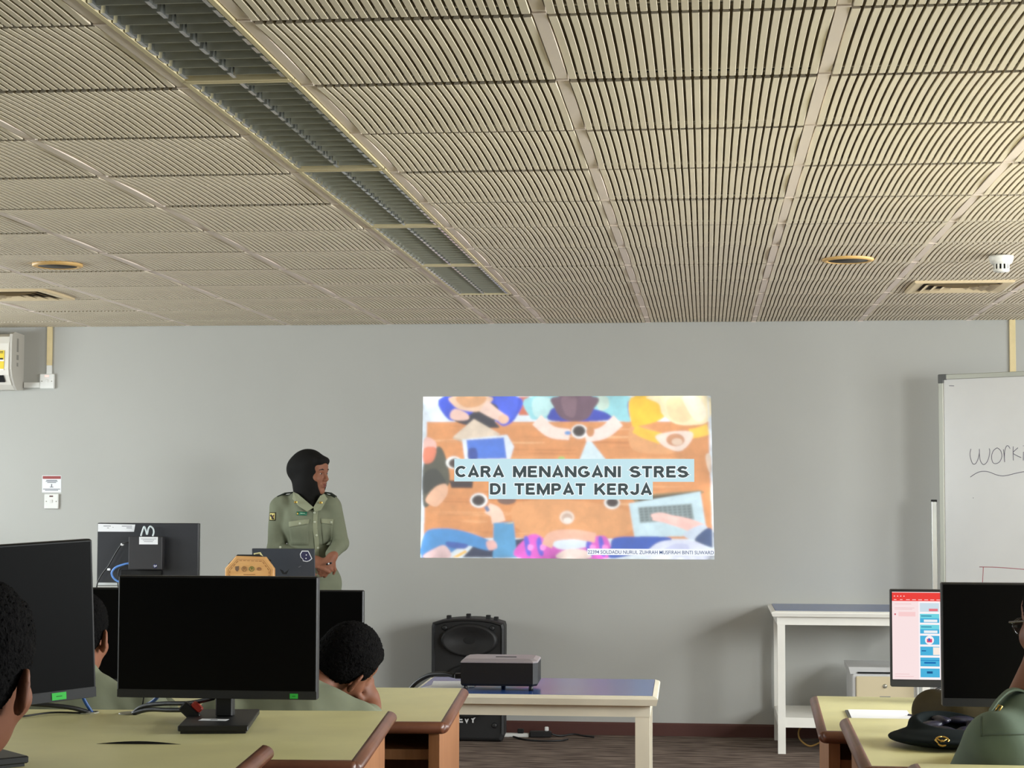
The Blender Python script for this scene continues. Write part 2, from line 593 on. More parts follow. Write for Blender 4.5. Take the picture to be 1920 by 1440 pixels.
MB().lathe([(0.0, -0.054), (0.030, -0.054), (0.033, -0.058), (0.030, -0.064), (0.0, -0.066)], 32).build('cap', M_WHITE, t)
MB().lathe([(0.0, -0.033), (0.025, -0.033), (0.025, -0.055), (0.0, -0.055)], 24).build('sensing_chamber', M_BLACKM, t)
b = MB()
for k in range(12):
    a = 2 * PI * k / 12
    b.box(-0.004, 0.004, -0.0015, 0.0015, -0.056, -0.032, Matrix.Translation((0.031 * math.cos(a), 0.031 * math.sin(a), 0)) @ Matrix.Rotation(a + PI / 2, 4, 'Z'))
b.build('cage', M_WHITE, t)

# ------------------------------------------------------------------ wall fittings
WY = Y_FRONT
YTRUNK = mat('yellowed_trunking', srgb(226, 206, 156), 0.5, noise=0.05, nscale=20)
t = thing('cable_trunking', 'yellowed trunking above the wall isolator switch at left', 'trunking', (-3.863, WY, 2.065))
MB().cbox(-0.016, 0.016, -0.014, 0, 0.05, CEIL - 2.063, 0.002).build('yellowed_length', YTRUNK, t)
MB().cbox(-0.016, 0.016, -0.014, 0, -0.004, 0.05, 0.002).build('white_length', M_WHITE, t)
t = thing('cable_trunking', 'short white horizontal trunking between air conditioner and isolator switch', 'trunking', (-3.966, WY, 1.998))
MB().cbox(-0.05, 0.0485, -0.016, 0, -0.016, 0.016, 0.002).build('cover', M_WHITE, t)
t = thing('cable_trunking', 'yellowed vertical trunking running down behind the whiteboard top', 'trunking', (1.71, WY, 1.9))
MB().cbox(-0.017, 0.017, -0.014, 0, 0, CEIL - 1.9 + 0.002, 0.002).build('cover', YTRUNK, t)

def plate(name, label, x, z, neon, depth=0.014):
    t = thing(name, label, 'switch', (x, WY, z), 0)
    MB().cbox(-0.0435, 0.0435, -depth, 0, -0.0435, 0.0435, 0.003).build('plate', M_WHITE, t)
    MB().prism([(-depth - 0.001, -0.011), (-depth - 0.005, 0.009), (-depth, 0.011), (-depth, -0.011)], -0.007, 0.007, 'x').build('rocker', M_WHITE, t)
    MB().box(-0.011, 0.011, -depth - 0.001, -depth, 0.026, 0.034).build('indicator', neon, t)
    for s in (-1, 1):
        MB().lathe([(0, 0), (0.0035, 0), (0.0035, 0.001), (0, 0.001)], 10, axis='y', M=Matrix.Translation((s * 0.03, -depth, 0))).build('screw', M_ALU, t)
    return t
NEON_ON = emit('lit_red_neon', (1.0, 0.35, 0.3, 1), 2.5)
NEON_OFF = mat('dark_red_neon', srgb(86, 40, 34), 0.3)
plate('isolator_switch', 'white isolator switch with lit red neon below vertical trunking', -3.873, 2.020, NEON_ON, 0.02)
plate('wall_switch', 'white wall switch with dark neon below the paper notice', -3.8365, 1.3115, NEON_OFF, 0.014)
t = thing('wall_notice', 'small white paper notice with red heading above wall switch', 'notice', (-3.84, WY, 1.4135))
MB().box(-0.058, 0.058, -0.0015, 0, -0.050, 0.050).build('sheet', M_PAPER, t)
MB().box(-0.055, 0.055, -0.002, -0.0015, 0.030, 0.047).build('heading_band', mat('faded_red', srgb(160, 80, 78), 0.7), t)
b = MB()
for z, w in ((0.022, 0.033), (0.0155, 0.036), (0.009, 0.027), (-0.030, 0.052), (-0.037, 0.040)):
    b.box(-w, w, -0.002, -0.0015, z - 0.002, z + 0.002)
b.box(-0.003, 0.003, -0.002, -0.0015, -0.016, 0.0).box(-0.011, 0.011, -0.002, -0.0015, -0.02, -0.016)
b.build('printing', M_INK, t)

# air conditioner indoor unit, cut by the left frame edge
t = thing('air_conditioner', 'white wall air conditioner with yellow energy label at upper left', 'air conditioner', (-4.43, WY, 1.972))
ACM = mat('ac_plastic', srgb(226, 222, 212), 0.42)
ACS = mat('ac_side', srgb(198, 194, 186), 0.5)
prof = [(0, 0.0), (0, 0.312), (-0.14, 0.318), (-0.185, 0.300), (-0.20, 0.26), (-0.205, 0.11), (-0.195, 0.075), (-0.15, 0.02), (-0.10, -0.006), (-0.05, -0.008)]
MB().prism(prof, -0.40, 0.392, 'x').build('body', ACM, t)
profs = [(0, -0.004), (0, 0.324), (-0.145, 0.330), (-0.188, 0.316), (-0.196, 0.27), (-0.198, 0.11), (-0.185, 0.07), (-0.14, 0.016), (-0.10, -0.010)]
MB().prism(profs, 0.392, 0.408, 'x').build('end_cap', ACS, t)
MB().box(0.16, 0.366, -0.2072, -0.198, 0.102, 0.218).build('energy_label', mat('label_yellow', srgb(235, 205, 40), 0.5), t)
b = MB()
for z0, z1 in ((0.208, 0.212), (0.202, 0.205), (0.164, 0.174)):
    b.box(0.17, 0.36, -0.2080, -0.2072, z0, z1)
b.build('label_print', mat('label_black', srgb(40, 38, 20), 0.6), t)
MB().box(0.16, 0.366, -0.2078, -0.2072, 0.102, 0.110).box(0.16, 0.366, -0.2078, -0.2072, 0.155, 0.164).build('label_white_band', M_PAPER, t)
MB().prism([(-0.2005, 0.072), (-0.170, 0.034), (-0.160, 0.040), (-0.19, 0.075)], -0.36, 0.360, 'x').build('air_outlet', M_BLACKM, t)
b = MB()
for y0, y1, z0, z1 in ((-0.118, -0.090, 0.215, 0.295), (-0.120, -0.088, 0.168, 0.198), (-0.116, -0.092, 0.130, 0.152)):
    b.box(0.4078, 0.4086, y0, y1, z0, z1)
b.build('print_marks', mat('faded_print', srgb(150, 148, 142), 0.7), t)

# ------------------------------------------------------------------ projected picture
def SX(u): return -1.626 + (u - 794) * 0.0030705
def SZ(v): return 1.924 - (v - 748) * 0.0030426
slide = thing('projected_picture', 'bright projected slide with title text on the grey wall', 'projection', (SX(1064), WY, SZ(900)))
def PX(px, py):
    u, v = 780 + px * 570 / 1920.0, 730 + py * 340 / 1145.0
    return (SX(u) - slide.location.x, SZ(v) - slide.location.z)
S_E = 1.0
NX_, NY_ = 924, 514                     # working raster over the crop rectangle x 32..1880, y 60..1088
RX0, RY0, RS = 32.0, 60.0, 2.0
canvas = np.zeros((NY_, NX_, 3), dtype=np.float32) + np.array(srgb(226, 238, 246)[:3], dtype=np.float32)
gx_ = RX0 + RS * (np.arange(NX_) + 0.5)
gy_ = RY0 + RS * (np.arange(NY_) + 0.5)
def shp(rgb, pts, smooth=False, n=5):
    if smooth:
        q = [Vector((p[0], p[1])) for p in pts]
        out = []
        N = len(q)
        for i in range(N):
            a, b, c, d = q[i - 1], q[i], q[(i + 1) % N], q[(i + 2) % N]
            for k in range(n):
                t = k / n
                out.append(0.5 * ((2 * b) + (c - a) * t + (2 * a - 5 * b + 4 * c - d) * t * t + (3 * b - a - 3 * c + d) * t ** 3))
        pts = [(p.x, p.y) for p in out]
    P = np.array(pts, float)
    i0, i1 = np.searchsorted(gx_, [P[:, 0].min(), P[:, 0].max()])
    j0, j1 = np.searchsorted(gy_, [P[:, 1].min(), P[:, 1].max()])
    if i1 <= i0 or j1 <= j0:
        return
    X, Y = gx_[None, i0:i1], gy_[j0:j1, None]
    ins = np.zeros((j1 - j0, i1 - i0), dtype=bool)
    for a in range(len(P)):
        x1, y1 = P[a]
        x2, y2 = P[(a + 1) % len(P)]
        if y1 == y2:
            continue
        ins ^= ((Y >= min(y1, y2)) & (Y < max(y1, y2))) & (X < x1 + (Y - y1) * (x2 - x1) / (y2 - y1))
    canvas[j0:j1, i0:i1][ins] = srgb(*rgb)[:3]
def ell(rgb, cx, cy, rx, ry, rot=0.0, n=28):
    c, s = math.cos(rot), math.sin(rot)
    shp(rgb, [(cx + rx * math.cos(2 * PI * k / n) * c - ry * math.sin(2 * PI * k / n) * s, cy + rx * math.cos(2 * PI * k / n) * s + ry * math.sin(2 * PI * k / n) * c) for k in range(n)])
def limb(rgb, pts, w):
    q = bez([(p[0], p[1], 0) for p in pts], 6)
    ws = [w[0] + (w[1] - w[0]) * i / (len(q) - 1) for i in range(len(q))] if isinstance(w, tuple) else [w] * len(q)
    L, R = [], []
    for i, p in enumerate(q):
        d = (q[min(i + 1, len(q) - 1)] - q[max(i - 1, 0)]).normalized()
        L.append((p.x - d.y * ws[i], p.y + d.x * ws[i]))
        R.append((p.x + d.y * ws[i], p.y - d.x * ws[i]))
    shp(rgb, L + R[::-1])
WD = (222, 150, 92)
shp((226, 238, 246), [(45, 62), (1862, 60), (1880, 1092), (32, 1082)])                     # pale ground
shp(WD, [(60, 222), (1868, 222), (1878, 960), (52, 960)])                                   # wooden table
random.seed(3)
for k in range(70):                                                                         # plank grain
    y = random.uniform(232, 950)
    x = random.uniform(60, 1300)
    l = random.uniform(150, 520)
    h = random.uniform(3, 10)
    c = random.choice([(206, 132, 76), (232, 168, 112), (214, 140, 84), (238, 182, 130)])
    shp(c, [(x, y), (x + l * 0.3, y - h), (x + l, y - h * 0.3), (x + l * 0.7, y + h)], True, 4)
shp((228, 162, 106), [(640, 740), (1000, 720), (1350, 790), (1330, 930), (900, 950), (650, 900)], True)
shp((230, 166, 110), [(1380, 240), (1560, 300), (1640, 420), (1380, 400)], True)
shp((204, 110, 80), [(655, 62), (722, 62), (722, 182), (655, 182)])
# man in blue at upper left
shp((52, 84, 214), [(160, 62), (645, 62), (640, 190), (560, 250), (480, 210), (300, 215), (190, 200)], True)
shp((70, 100, 230), [(500, 62), (640, 62), (630, 180), (560, 200)], True)
shp((46, 44, 60), [(215, 190), (330, 180), (440, 100), (520, 130), (500, 215), (520, 262), (300, 240)], True)
shp((244, 206, 176), [(215, 62), (470, 62), (460, 110), (400, 155), (300, 150), (235, 120)], True)
shp((228, 170, 120), [(250, 62), (440, 62), (400, 120), (300, 128)], True)
limb((246, 214, 198), [(425, 120), (490, 165), (560, 205)], (44, 26))
ell((240, 196, 168), 556, 206, 34, 30)
shp((242, 202, 188), [(215, 160), (250, 140), (320, 170), (330, 205), (270, 215), (215, 200)], True)
# middle figure in aqua
shp((150, 214, 222), [(730, 62), (1360, 62), (1380, 215), (1240, 205), (1150, 180), (900, 190), (780, 210), (725, 190)], True)
shp((186, 226, 226), [(745, 80), (850, 70), (870, 160), (760, 190)], True)
shp((196, 220, 206), [(1150, 70), (1220, 66), (1230, 130), (1170, 150)], True)
shp((48, 66, 176), [(850, 165), (900, 130), (1120, 140), (1230, 175), (1220, 215), (870, 218)], True)
limb((248, 226, 214), [(770, 210), (860, 285), (980, 305)], (42, 34))
limb((248, 228, 218), [(1290, 215), (1200, 290), (1080, 320)], (44, 34))
shp((106, 78, 96), [(875, 66), (1155, 66), (1130, 150), (1090, 205), (1010, 222), (930, 200), (885, 140)], True)
shp((128, 98, 112), [(930, 70), (1020, 66), (1010, 190), (950, 170)], True)
ell((244, 242, 240), 1042, 285, 52, 46)
ell((58, 46, 44), 1040, 282, 40, 35)
ell((206, 142, 92), 1112, 285, 26, 34)
ell((90, 150, 214), 968, 294, 20, 12)
shp((214, 234, 240), [(1090, 345), (1120, 350), (1215, 470), (1040, 470)])
# woman in yellow at upper right
shp((58, 92, 196), [(1352, 100), (1400, 90), (1420, 170), (1365, 200)], True)
shp((248, 200, 44), [(1372, 70), (1600, 62), (1640, 120), (1560, 210), (1420, 250), (1376, 240)], True)
shp((252, 236, 190), [(1480, 62), (1862, 62), (1862, 215), (1760, 245), (1650, 235), (1570, 175), (1550, 110)], True)
shp((244, 222, 170), [(1600, 90), (1680, 70), (1760, 180), (1700, 230), (1620, 200)], True)
shp((250, 242, 214), [(1700, 70), (1800, 66), (1850, 180), (1780, 220)], True)
limb((248, 202, 60), [(1390, 268), (1460, 300), (1560, 330)], (26, 36))
limb((248, 206, 76), [(1860, 270), (1800, 290), (1740, 300)], (34, 30))
shp((246, 224, 208), [(1530, 310), (1640, 285), (1755, 290), (1745, 350), (1680, 408), (1600, 390), (1545, 350)], True)
ell((210, 150, 110), 1650, 338, 58, 40)
ell((236, 206, 180), 1660, 350, 34, 22)
# books, tablet
shp((226, 208, 186), [(365, 205), (535, 300), (400, 370), (232, 318)])
shp((206, 184, 160), [(232, 318), (400, 370), (396, 384), (230, 330)])
shp((226, 236, 244), [(290, 335), (580, 305), (625, 380), (600, 462), (310, 470)])
shp((72, 118, 214), [(318, 338), (560, 322), (578, 456), (332, 462)])
shp((44, 74, 156), [(330, 400), (380, 392), (390, 462), (334, 462)], True)
# man at far left
shp((84, 84, 70), [(45, 480), (130, 380), (180, 430), (215, 600), (150, 680), (100, 740), (45, 750)], True)
shp((60, 62, 56), [(45, 560), (120, 520), (190, 610), (120, 640), (45, 680)], True)
shp((238, 190, 178), [(45, 330), (110, 340), (125, 390), (100, 470), (45, 480)], True)
shp((226, 130, 100), [(45, 392), (122, 388), (104, 472), (45, 484)], True)
shp((240, 190, 156), [(60, 720), (120, 640), (190, 620), (200, 680), (150, 750), (110, 760)], True)
ell((244, 244, 240), 238, 482, 50, 40)
ell((74, 60, 56), 244, 486, 38, 30)
shp((58, 44, 48), [(210, 596), (365, 596), (360, 645), (225, 645)])
# lower cups, hands
ell((122, 92, 80), 580, 720, 60, 28)
limb((246, 212, 190), [(455, 770), (510, 800), (530, 860)], (34, 44))
ell((242, 242, 240), 402, 722, 56, 46)
ell((62, 50, 50), 400, 722, 42, 34)
limb((96, 120, 160), [(445, 760), (465, 790)], 12)
ell((244, 240, 234), 1246, 734, 50, 40)
ell((66, 52, 52), 1248, 732, 38, 29)
ell((236, 216, 200), 962, 828, 46, 42)
ell((206, 178, 160), 962, 830, 34, 28)
ell((244, 236, 226), 966, 846, 26, 18)
ell((160, 196, 110), 928, 455, 22, 12)
# denim figure lower left
limb((86, 158, 206), [(560, 860), (566, 960), (570, 1085)], (64, 76))
shp((250, 222, 130), [(494, 884), (620, 858), (618, 872), (500, 900)])
shp((40, 52, 84), [(380, 1000), (700, 960), (680, 1085), (300, 1085)])
limb((86, 158, 206), [(560, 870), (566, 960), (570, 1085)], (62, 76))
shp((74, 148, 212), [(40, 1085), (60, 930), (160, 900), (300, 915), (460, 970), (510, 1010), (470, 1040), (320, 1010), (220, 1060), (180, 1085)], True)
shp((60, 96, 180), [(200, 985), (330, 1000), (310, 1030), (215, 1020)], True)
shp((238, 186, 180), [(452, 985), (500, 975), (520, 1020), (470, 1036)], True)
shp((240, 206, 206), [(50, 1085), (120, 1030), (190, 1010), (225, 1085)], True)
shp((250, 196, 70), [(232, 1085), (320, 1036), (330, 1050), (270, 1085)])
# plaid figure
shp((222, 92, 200), [(655, 1085), (700, 960), (770, 935), (850, 990), (930, 1030), (1090, 1010), (1120, 955), (1200, 945), (1235, 1010), (1215, 1085)], True)
for k in (0, 1, 5, 6):
    x = 690 + k * 78
    shp((96, 92, 214), [(x, 960 + 20 * (k % 3)), (x + 26, 955), (x + 46, 1060), (x + 18, 1062)], True)
    shp((250, 150, 226), [(x + 30, 1000), (x + 62, 1008), (x + 50, 1036), (x + 26, 1030)], True)
limb((240, 186, 160), [(835, 1010), (870, 950), (1000, 935), (1140, 955)], (34, 30))
shp((250, 226, 216), [(900, 1085), (930, 1040), (1010, 1025), (1090, 1040), (1100, 1085)], True)
# laptop and typing hands
shp((150, 128, 90), [(1355, 690), (1800, 655), (1830, 668), (1400, 740)])
shp((92, 76, 50), [(1400, 700), (1760, 668), (1810, 675), (1420, 738)])
shp((200, 226, 234), [(1352, 738), (1800, 662), (1832, 890), (1810, 940), (1385, 950)])
shp((146, 164, 166), [(1408, 762), (1745, 738), (1760, 838), (1420, 862)])
for k in range(5):
    for j in range(11):
        x, y = 1416 + j * 30 + k * 2, 768 + k * 18 - j * 2
        shp((104, 116, 118), [(x, y), (x + 22, y - 2), (x + 23, y + 10), (x + 1, y + 12)])
limb((246, 200, 190), [(1500, 825), (1600, 838), (1720, 870), (1800, 910)], (18, 48))
limb((248, 206, 196), [(1490, 815), (1560, 812), (1650, 846)], (10, 22))
shp((206, 220, 236), [(1690, 930), (1800, 870), (1840, 900), (1760, 965)], True)
shp((58, 84, 130), [(1760, 960), (1840, 890), (1880, 920), (1880, 1010), (1800, 990)], True)
shp((42, 88, 186), [(1235, 1010), (1260, 955), (1420, 945), (1600, 950), (1590, 985), (1440, 1040), (1235, 1085)], True)
shp((220, 226, 244), [(1470, 1085), (1520, 990), (1660, 965), (1800, 990), (1850, 1085)], True)
shp((200, 206, 236), [(1560, 1040), (1640, 990), (1720, 1000), (1700, 1060)], True)
shp((232, 240, 246), [(1858, 66), (1864, 66), (1879, 1086), (1872, 1086)])
shp((240, 214, 190), [(1838, 440), (1866, 430), (1868, 540), (1850, 520)], True)
def gauss(A, s):
    r = int(3 * s) + 1
    k = np.exp(-0.5 * (np.arange(-r, r + 1) / s) ** 2)
    k /= k.sum()
    for ax in (0, 1):
        pad = [(0, 0)] * 3
        pad[ax] = (r, r)
        B = np.pad(A, pad, mode='edge')
        C = np.zeros_like(A)
        for i in range(2 * r + 1):
            C += k[i] * (B[i:i + A.shape[0]] if ax == 0 else B[:, i:i + A.shape[1]])
        A = C
    return A
rng = np.random.RandomState(5)
canvas = 0.6 * gauss(canvas, 3.6) + 0.4 * gauss(canvas, 1.6)
for s, amp in ((24, 1.6), (8, 0.7), (3, 0.25)):
    nz = gauss(rng.randn(NY_, NX_, 1).astype(np.float32), s)
    nz /= nz.std()
    canvas *= np.clip(1 + 0.045 * amp * nz, 0.55, 1.5)
canvas = np.clip(canvas * 1.04 + 0.015, 0, 1)
st = 2
gxs, gys = np.arange(0, NX_, st), np.arange(0, NY_, st)
if gxs[-1] != NX_ - 1: gxs = np.append(gxs, NX_ - 1)
if gys[-1] != NY_ - 1: gys = np.append(gys, NY_ - 1)
nx, ny = len(gxs), len(gys)
# the projected field is slightly wider at the bottom (keystone)
def KP(px, py):
    f = (py - 62) / 1026.0
    xl, xr = 45 - 13 * f, 1862 + 18 * f
    u = (px - 32) / 1848.0
    return PX(xl + (xr - xl) * u, py)
me = bpy.data.meshes.new('picture')
vs = []
for j in gys:
    for i in gxs:
        p = KP(RX0 + 1848.0 * i / (NX_ - 1), RY0 + 2 + 1028.0 * j / (NY_ - 1))
        vs.append((p[0], -0.0015, p[1]))
fs = [(j * nx + i, (j + 1) * nx + i, (j + 1) * nx + i + 1, j * nx + i + 1) for j in range(ny - 1) for i in range(nx - 1)]
me.from_pydata(vs, [], fs)
ca = me.color_attributes.new('picture_color', 'FLOAT_COLOR', 'POINT')
cols_ = np.ones((ny * nx, 4), dtype=np.float32)
cols_[:, :3] = canvas[np.ix_(gys, gxs)].reshape(-1, 3)
ca.data.foreach_set('color', cols_.ravel())
pm_ = bpy.data.materials.new('projected_photo')
pm_.use_nodes = True
nt_ = pm_.node_tree
at_ = nt_.nodes.new('ShaderNodeAttribute')
at_.attribute_name = 'picture_color'
b_ = nt_.nodes['Principled BSDF']
b_.inputs['Base Color'].default_value = (0.1, 0.1, 0.1, 1)
b_.inputs['Roughness'].default_value = 0.8
b_.inputs['Emission Strength'].default_value = S_E
nt_.links.new(at_.outputs['Color'], b_.inputs['Emission Color'])
pm_.cycles.emission_sampling = 'NONE'
me.materials.append(pm_)
pic = bpy.data.objects.new('picture', me)
COL.objects.link(pic)
pic.parent = slide
def band(x0, x1, y0, y1, rgb, name, y=-0.0035):
    a, c = PX(x0, y1), PX(x1, y0)
    MB().box(a[0], c[0], y, y + 0.0012, a[1], c[1]).build(name, emit('projected_%d_%d_%d' % rgb, srgb(*rgb), S_E, 0.15), slide)
band(247, 1757, 460, 604, (192, 222, 230), 'title_band')
band(466, 1499, 600, 716, (192, 222, 230), 'title_band')
band(1090, 1880, 1026, 1066, (238, 242, 248), 'name_band')
DK = emit('projected_dark_letter', srgb(72, 82, 84), S_E, 0.15)
WH = emit('projected_white_letter', srgb(240, 246, 248), S_E, 0.15)
def fit_text(name, s, x0, x1, ybase, hpx, m, y, bold, spacing=1.0):
    a, c = PX(x0, ybase), PX(x1, ybase - hpx)
    size = (c[1] - a[1]) / 0.70
    o = text(name, s, size, m, slide, (a[0], y, a[1]), (PI / 2, 0, 0), bold * size, 0.0002, 'LEFT', 1.0, spacing)
    xs = [v.co.x for v in o.data.vertices]
    w = max(xs) - min(xs)
    k = (c[0] - a[0]) / w
    o.scale = (k, 1, 1)
    o.location.x = a[0] - min(xs) * k
    return o
# bold capitals drawn as thick strokes, each letter one part
def arcp(cx, cy, rx, ry, a0, a1, n=14):
    return [(cx + rx * math.cos(math.radians(a0 + (a1 - a0) * i / n)), cy + ry * math.sin(math.radians(a0 + (a1 - a0) * i / n))) for i in range(n + 1)]
GLY = {
 'C': (0.84, [arcp(0.45, 0.5, 0.36, 0.405, 42, 318, 20)]),
 'A': (0.86, [[(0.08, 0.0), (0.43, 0.92), (0.78, 0.0)], [(0.20, 0.27), (0.66, 0.27)]]),
 'R': (0.82, [[(0.1, 0.0), (0.1, 1.0)], [(0.1, 0.905), (0.42, 0.905)] + arcp(0.45, 0.70, 0.2, 0.205, 90, -90, 10) + [(0.1, 0.495)], [(0.42, 0.5), (0.72, 0.0)]]),
 'M': (1.02, [[(0.1, 0.0), (0.1, 1.0)], [(0.92, 0.0), (0.92, 1.0)], [(0.1, 0.98), (0.51, 0.12), (0.92, 0.98)]]),
 'E': (0.74, [[(0.1, 0.0), (0.1, 1.0)], [(0.1, 0.905), (0.70, 0.905)], [(0.1, 0.51), (0.64, 0.51)], [(0.1, 0.095), (0.72, 0.095)]]),
 'N': (0.88, [[(0.1, 0.0), (0.1, 1.0)], [(0.78, 0.0), (0.78, 1.0)], [(0.1, 0.97), (0.78, 0.03)]]),
 'G': (0.92, [arcp(0.46, 0.5, 0.37, 0.405, 45, 335, 22), [(0.80, 0.44), (0.48, 0.44)], [(0.795, 0.46), (0.795, 0.18)]]),
 'I': (0.22, [[(0.11, 0.0), (0.11, 1.0)]]),
 'S': (0.78, [arcp(0.38, 0.70, 0.28, 0.205, 20, 180, 9) + arcp(0.39, 0.70, 0.29, 0.19, 180, 265, 6) + arcp(0.39, 0.30, 0.29, 0.20, 85, 0, 6) + arcp(0.38, 0.30, 0.30, 0.205, 0, -165, 10)]),
 'T': (0.78, [[(0.0, 0.905), (0.78, 0.905)], [(0.39, 0.0), (0.39, 1.0)]]),
 'D': (0.86, [[(0.1, 0.0), (0.1, 1.0)], [(0.1, 0.905), (0.36, 0.905)] + arcp(0.38, 0.5, 0.36, 0.405, 90, -90, 14) + [(0.1, 0.095)]]),
 'P': (0.78, [[(0.1, 0.0), (0.1, 1.0)], [(0.1, 0.905), (0.42, 0.905)] + arcp(0.44, 0.68, 0.21, 0.225, 90, -90, 10) + [(0.1, 0.455)]]),
 'K': (0.86, [[(0.1, 0.0), (0.1, 1.0)], [(0.76, 1.0), (0.14, 0.36)], [(0.36, 0.58), (0.80, 0.0)]]),
 'V': (0.84, [[(0.06, 1.0), (0.42, 0.06), (0.78, 1.0)]]),
 'Y': (0.80, [[(0.04, 1.0), (0.40, 0.46), (0.76, 1.0)], [(0.40, 0.5), (0.40, 0.0)]]),
 'J': (0.68, [[(0.56, 1.0), (0.56, 0.34)] + arcp(0.32, 0.33, 0.24, 0.235, 0, -175, 12)]),
}
def thick(b, pts, t, ext, y):
    P = [Vector((p[0], p[1])) for p in pts]
    d = (P[0] - P[1]).normalized()
    P[0] = P[0] + d * ext
    d = (P[-1] - P[-2]).normalized()
    P[-1] = P[-1] + d * ext
    L, R = [], []
    for i, p in enumerate(P):
        d0 = (p - P[i - 1]).normalized() if i else (P[1] - p).normalized()
        d1 = (P[i + 1] - p).normalized() if i < len(P) - 1 else d0
        n0, n1 = Vector((-d0.y, d0.x)), Vector((-d1.y, d1.x))
        m_ = (n0 + n1).normalized()
        w = min(t / 2 / max(m_.dot(n0), 0.35), t * 1.1)
        L.append(p + m_ * w)
        R.append(p - m_ * w)
    for i in range(len(P) - 1):
        q = [R[i], R[i + 1], L[i + 1], L[i]]
        b.poly([(v.x, y, v.y) for v in q])
def lettering(name, s, x0, x1, ybase, hpx, m, t, ext, y):
    a, c = PX(x0, ybase), PX(x1, ybase - hpx)
    tot = 0
    for ch in s:
        tot += (0.44 if ch == ' ' else GLY[ch][0]) + 0.15
    tot -= 0.15
    sx_, sz_ = (c[0] - a[0]) / tot, c[1] - a[1]
    x = 0
    for ch in s:
        if ch == ' ':
            x += 0.44 + 0.15
            continue
        b = MB()
        for st_ in GLY[ch][1]:
            thick(b, st_, t, ext, 0)
        b.v = [(a[0] + (v[0] + x) * sx_, y, a[1] + v[2] * sz_) for v in b.v]
        b.build(name, m, slide)
        x += GLY[ch][0] + 0.15
for s_, x0_, x1_, yb_ in (('CARA MENANGANI STRES', 256, 1718, 576), ('DI TEMPAT KERJA', 476, 1492, 686)):
    lettering('letter_outline', s_, x0_, x1_, yb_, 70, WH, 0.35, 0.06, -0.0042)
    lettering('letter', s_, x0_, x1_, yb_, 70, DK, 0.235, 0.0, -0.0050)
fit_text('name_text', '22394 SOLDADU NURUL ZUHRAH MUSFIRAH BINTI SUWARD', 1093, 1876, 1058, 22, emit('projected_blue_letter', srgb(74, 92, 130), S_E, 0.15), -0.0042, 0.006)
# ------------------------------------------------------------------ student desks
def nosing(p0, p1, t, out, m, parent, name, outdir):
    # half-round edge strip from p0 to p1 (local xy at top level z=0), bulging along outdir
    b = MB()
    p0, p1, od = Vector((p0[0], p0[1], 0)), Vector((p1[0], p1[1], 0)), Vector((outdir[0], outdir[1], 0))
    d = (p1 - p0).normalized()
    prof = []
    for k in range(11):
        a = -PI / 2 + PI * k / 10
        prof.append((math.cos(a) * out, -t / 2 + math.sin(a) * t / 2))
    rg = []
    for q, f in ((p0 - d * out * 0.55, 0.0), (p0 - d * out * 0.35, 0.75), (p0, 1.0), (p1, 1.0), (p1 + d * out * 0.35, 0.75), (p1 + d * out * 0.55, 0.0)):
        rg.append([q + od * (pr[0] * f) + Vector((0, 0, pr[1] * (0.75 + 0.25 * f) - t * 0.125 * (1 - f))) for pr in prof])
    if d.cross(od).z < 0:
        rg = [list(reversed(r)) for r in rg]
    b.rings(rg, True)
    return b.build(name, m, parent)

def desk(label, near, rz, z, L, D, sgn):
    # sgn -1: runs to the left of its visible end, +1: to the right
    t = thing('computer_desk', label, 'desk', (near[0], near[1], 0), rz, 'long computer desks in rows')
    x0, x1 = (-L, 0) if sgn < 0 else (0, L)
    th = 0.036
    top = MB().box(x0, x1, 0, D, z - th + 0.002, z).build('desk_top', M_DESKTOP, t)
    e = 0.0 if sgn < 0 else 0.0
    n1 = nosing((x0, 0), (x1, 0), th, 0.024, M_NOSE, t, 'front_nosing', (0, -1))
    n2 = nosing((x1 if sgn < 0 else x0, 0), (x1 if sgn < 0 else x0, D), th, 0.024, M_NOSE, t, 'end_nosing', (-sgn, 0))
    for n_ in (n1, n2):
        n_.location.z = z
    for xe in (x0, x1):
        ins = 0.03 if xe == x1 else -0.03
        xa, xb = sorted((xe - ins * 0.2, xe - ins * 1.25))
        MB().box(xa, xb, 0.02, D - 0.03, 0.0, z - th + 0.001).build('side_panel', M_DESKW, t)
    MB().box(x0 + 0.04, x1 - 0.04, 0.05, 0.50, z - 0.118, z - 0.088).build('keyboard_shelf', M_DESKW, t)
    MB().box(x0 + 0.04, x1 - 0.04, D - 0.08, D - 0.06, 0.25, z - th + 0.001).build('back_panel', M_DESKW, t)
    return t

desk3 = desk('left desk in the row farthest from camera, beside the projector table', (-0.774, 5.384), math.radians(3.7), 0.717, 2.4, 0.90, -1)
desk2 = desk('left desk in the middle row, carrying the wide frontal black monitor', (-0.788, 4.089), math.radians(4.7), 0.794, 2.0, 0.90, -1)
desk1 = desk('left desk nearest the camera, at the bottom left corner', (-0.870, 2.965), math.radians(4.2), 0.856, 2.0, 0.90, -1)
MB().rings([[(x, 0.902, 0.8525 - 0.0), (x, 0.902, 0.8560 + 0.0060 * math.sin(PI * (x + 0.355) / 0.18)), (x, 0.9005, 0.8535)] for x in [-0.355 + 0.18 * i / 12 for i in range(13)]], False).build('gap_shadow_sliver', M_BLACKM, desk1)  # black sliver in place of the shadowed gap at the desk's far edge
deskR3 = desk('right desk in the far row, with a white sheet of paper on it', (0.336, 5.317), math.radians(-1.6), 0.717, 2.2, 0.875, 1)
deskR2 = desk('right desk in the middle row, with a black beret on it', (0.364, 4.201), math.radians(-0.9), 0.785, 2.2, 0.86, 1)
deskR1 = desk('right desk nearest the camera, at the bottom right corner', (0.408, 2.86), math.radians(-0.5), 0.856, 2.2, 0.90, 1)

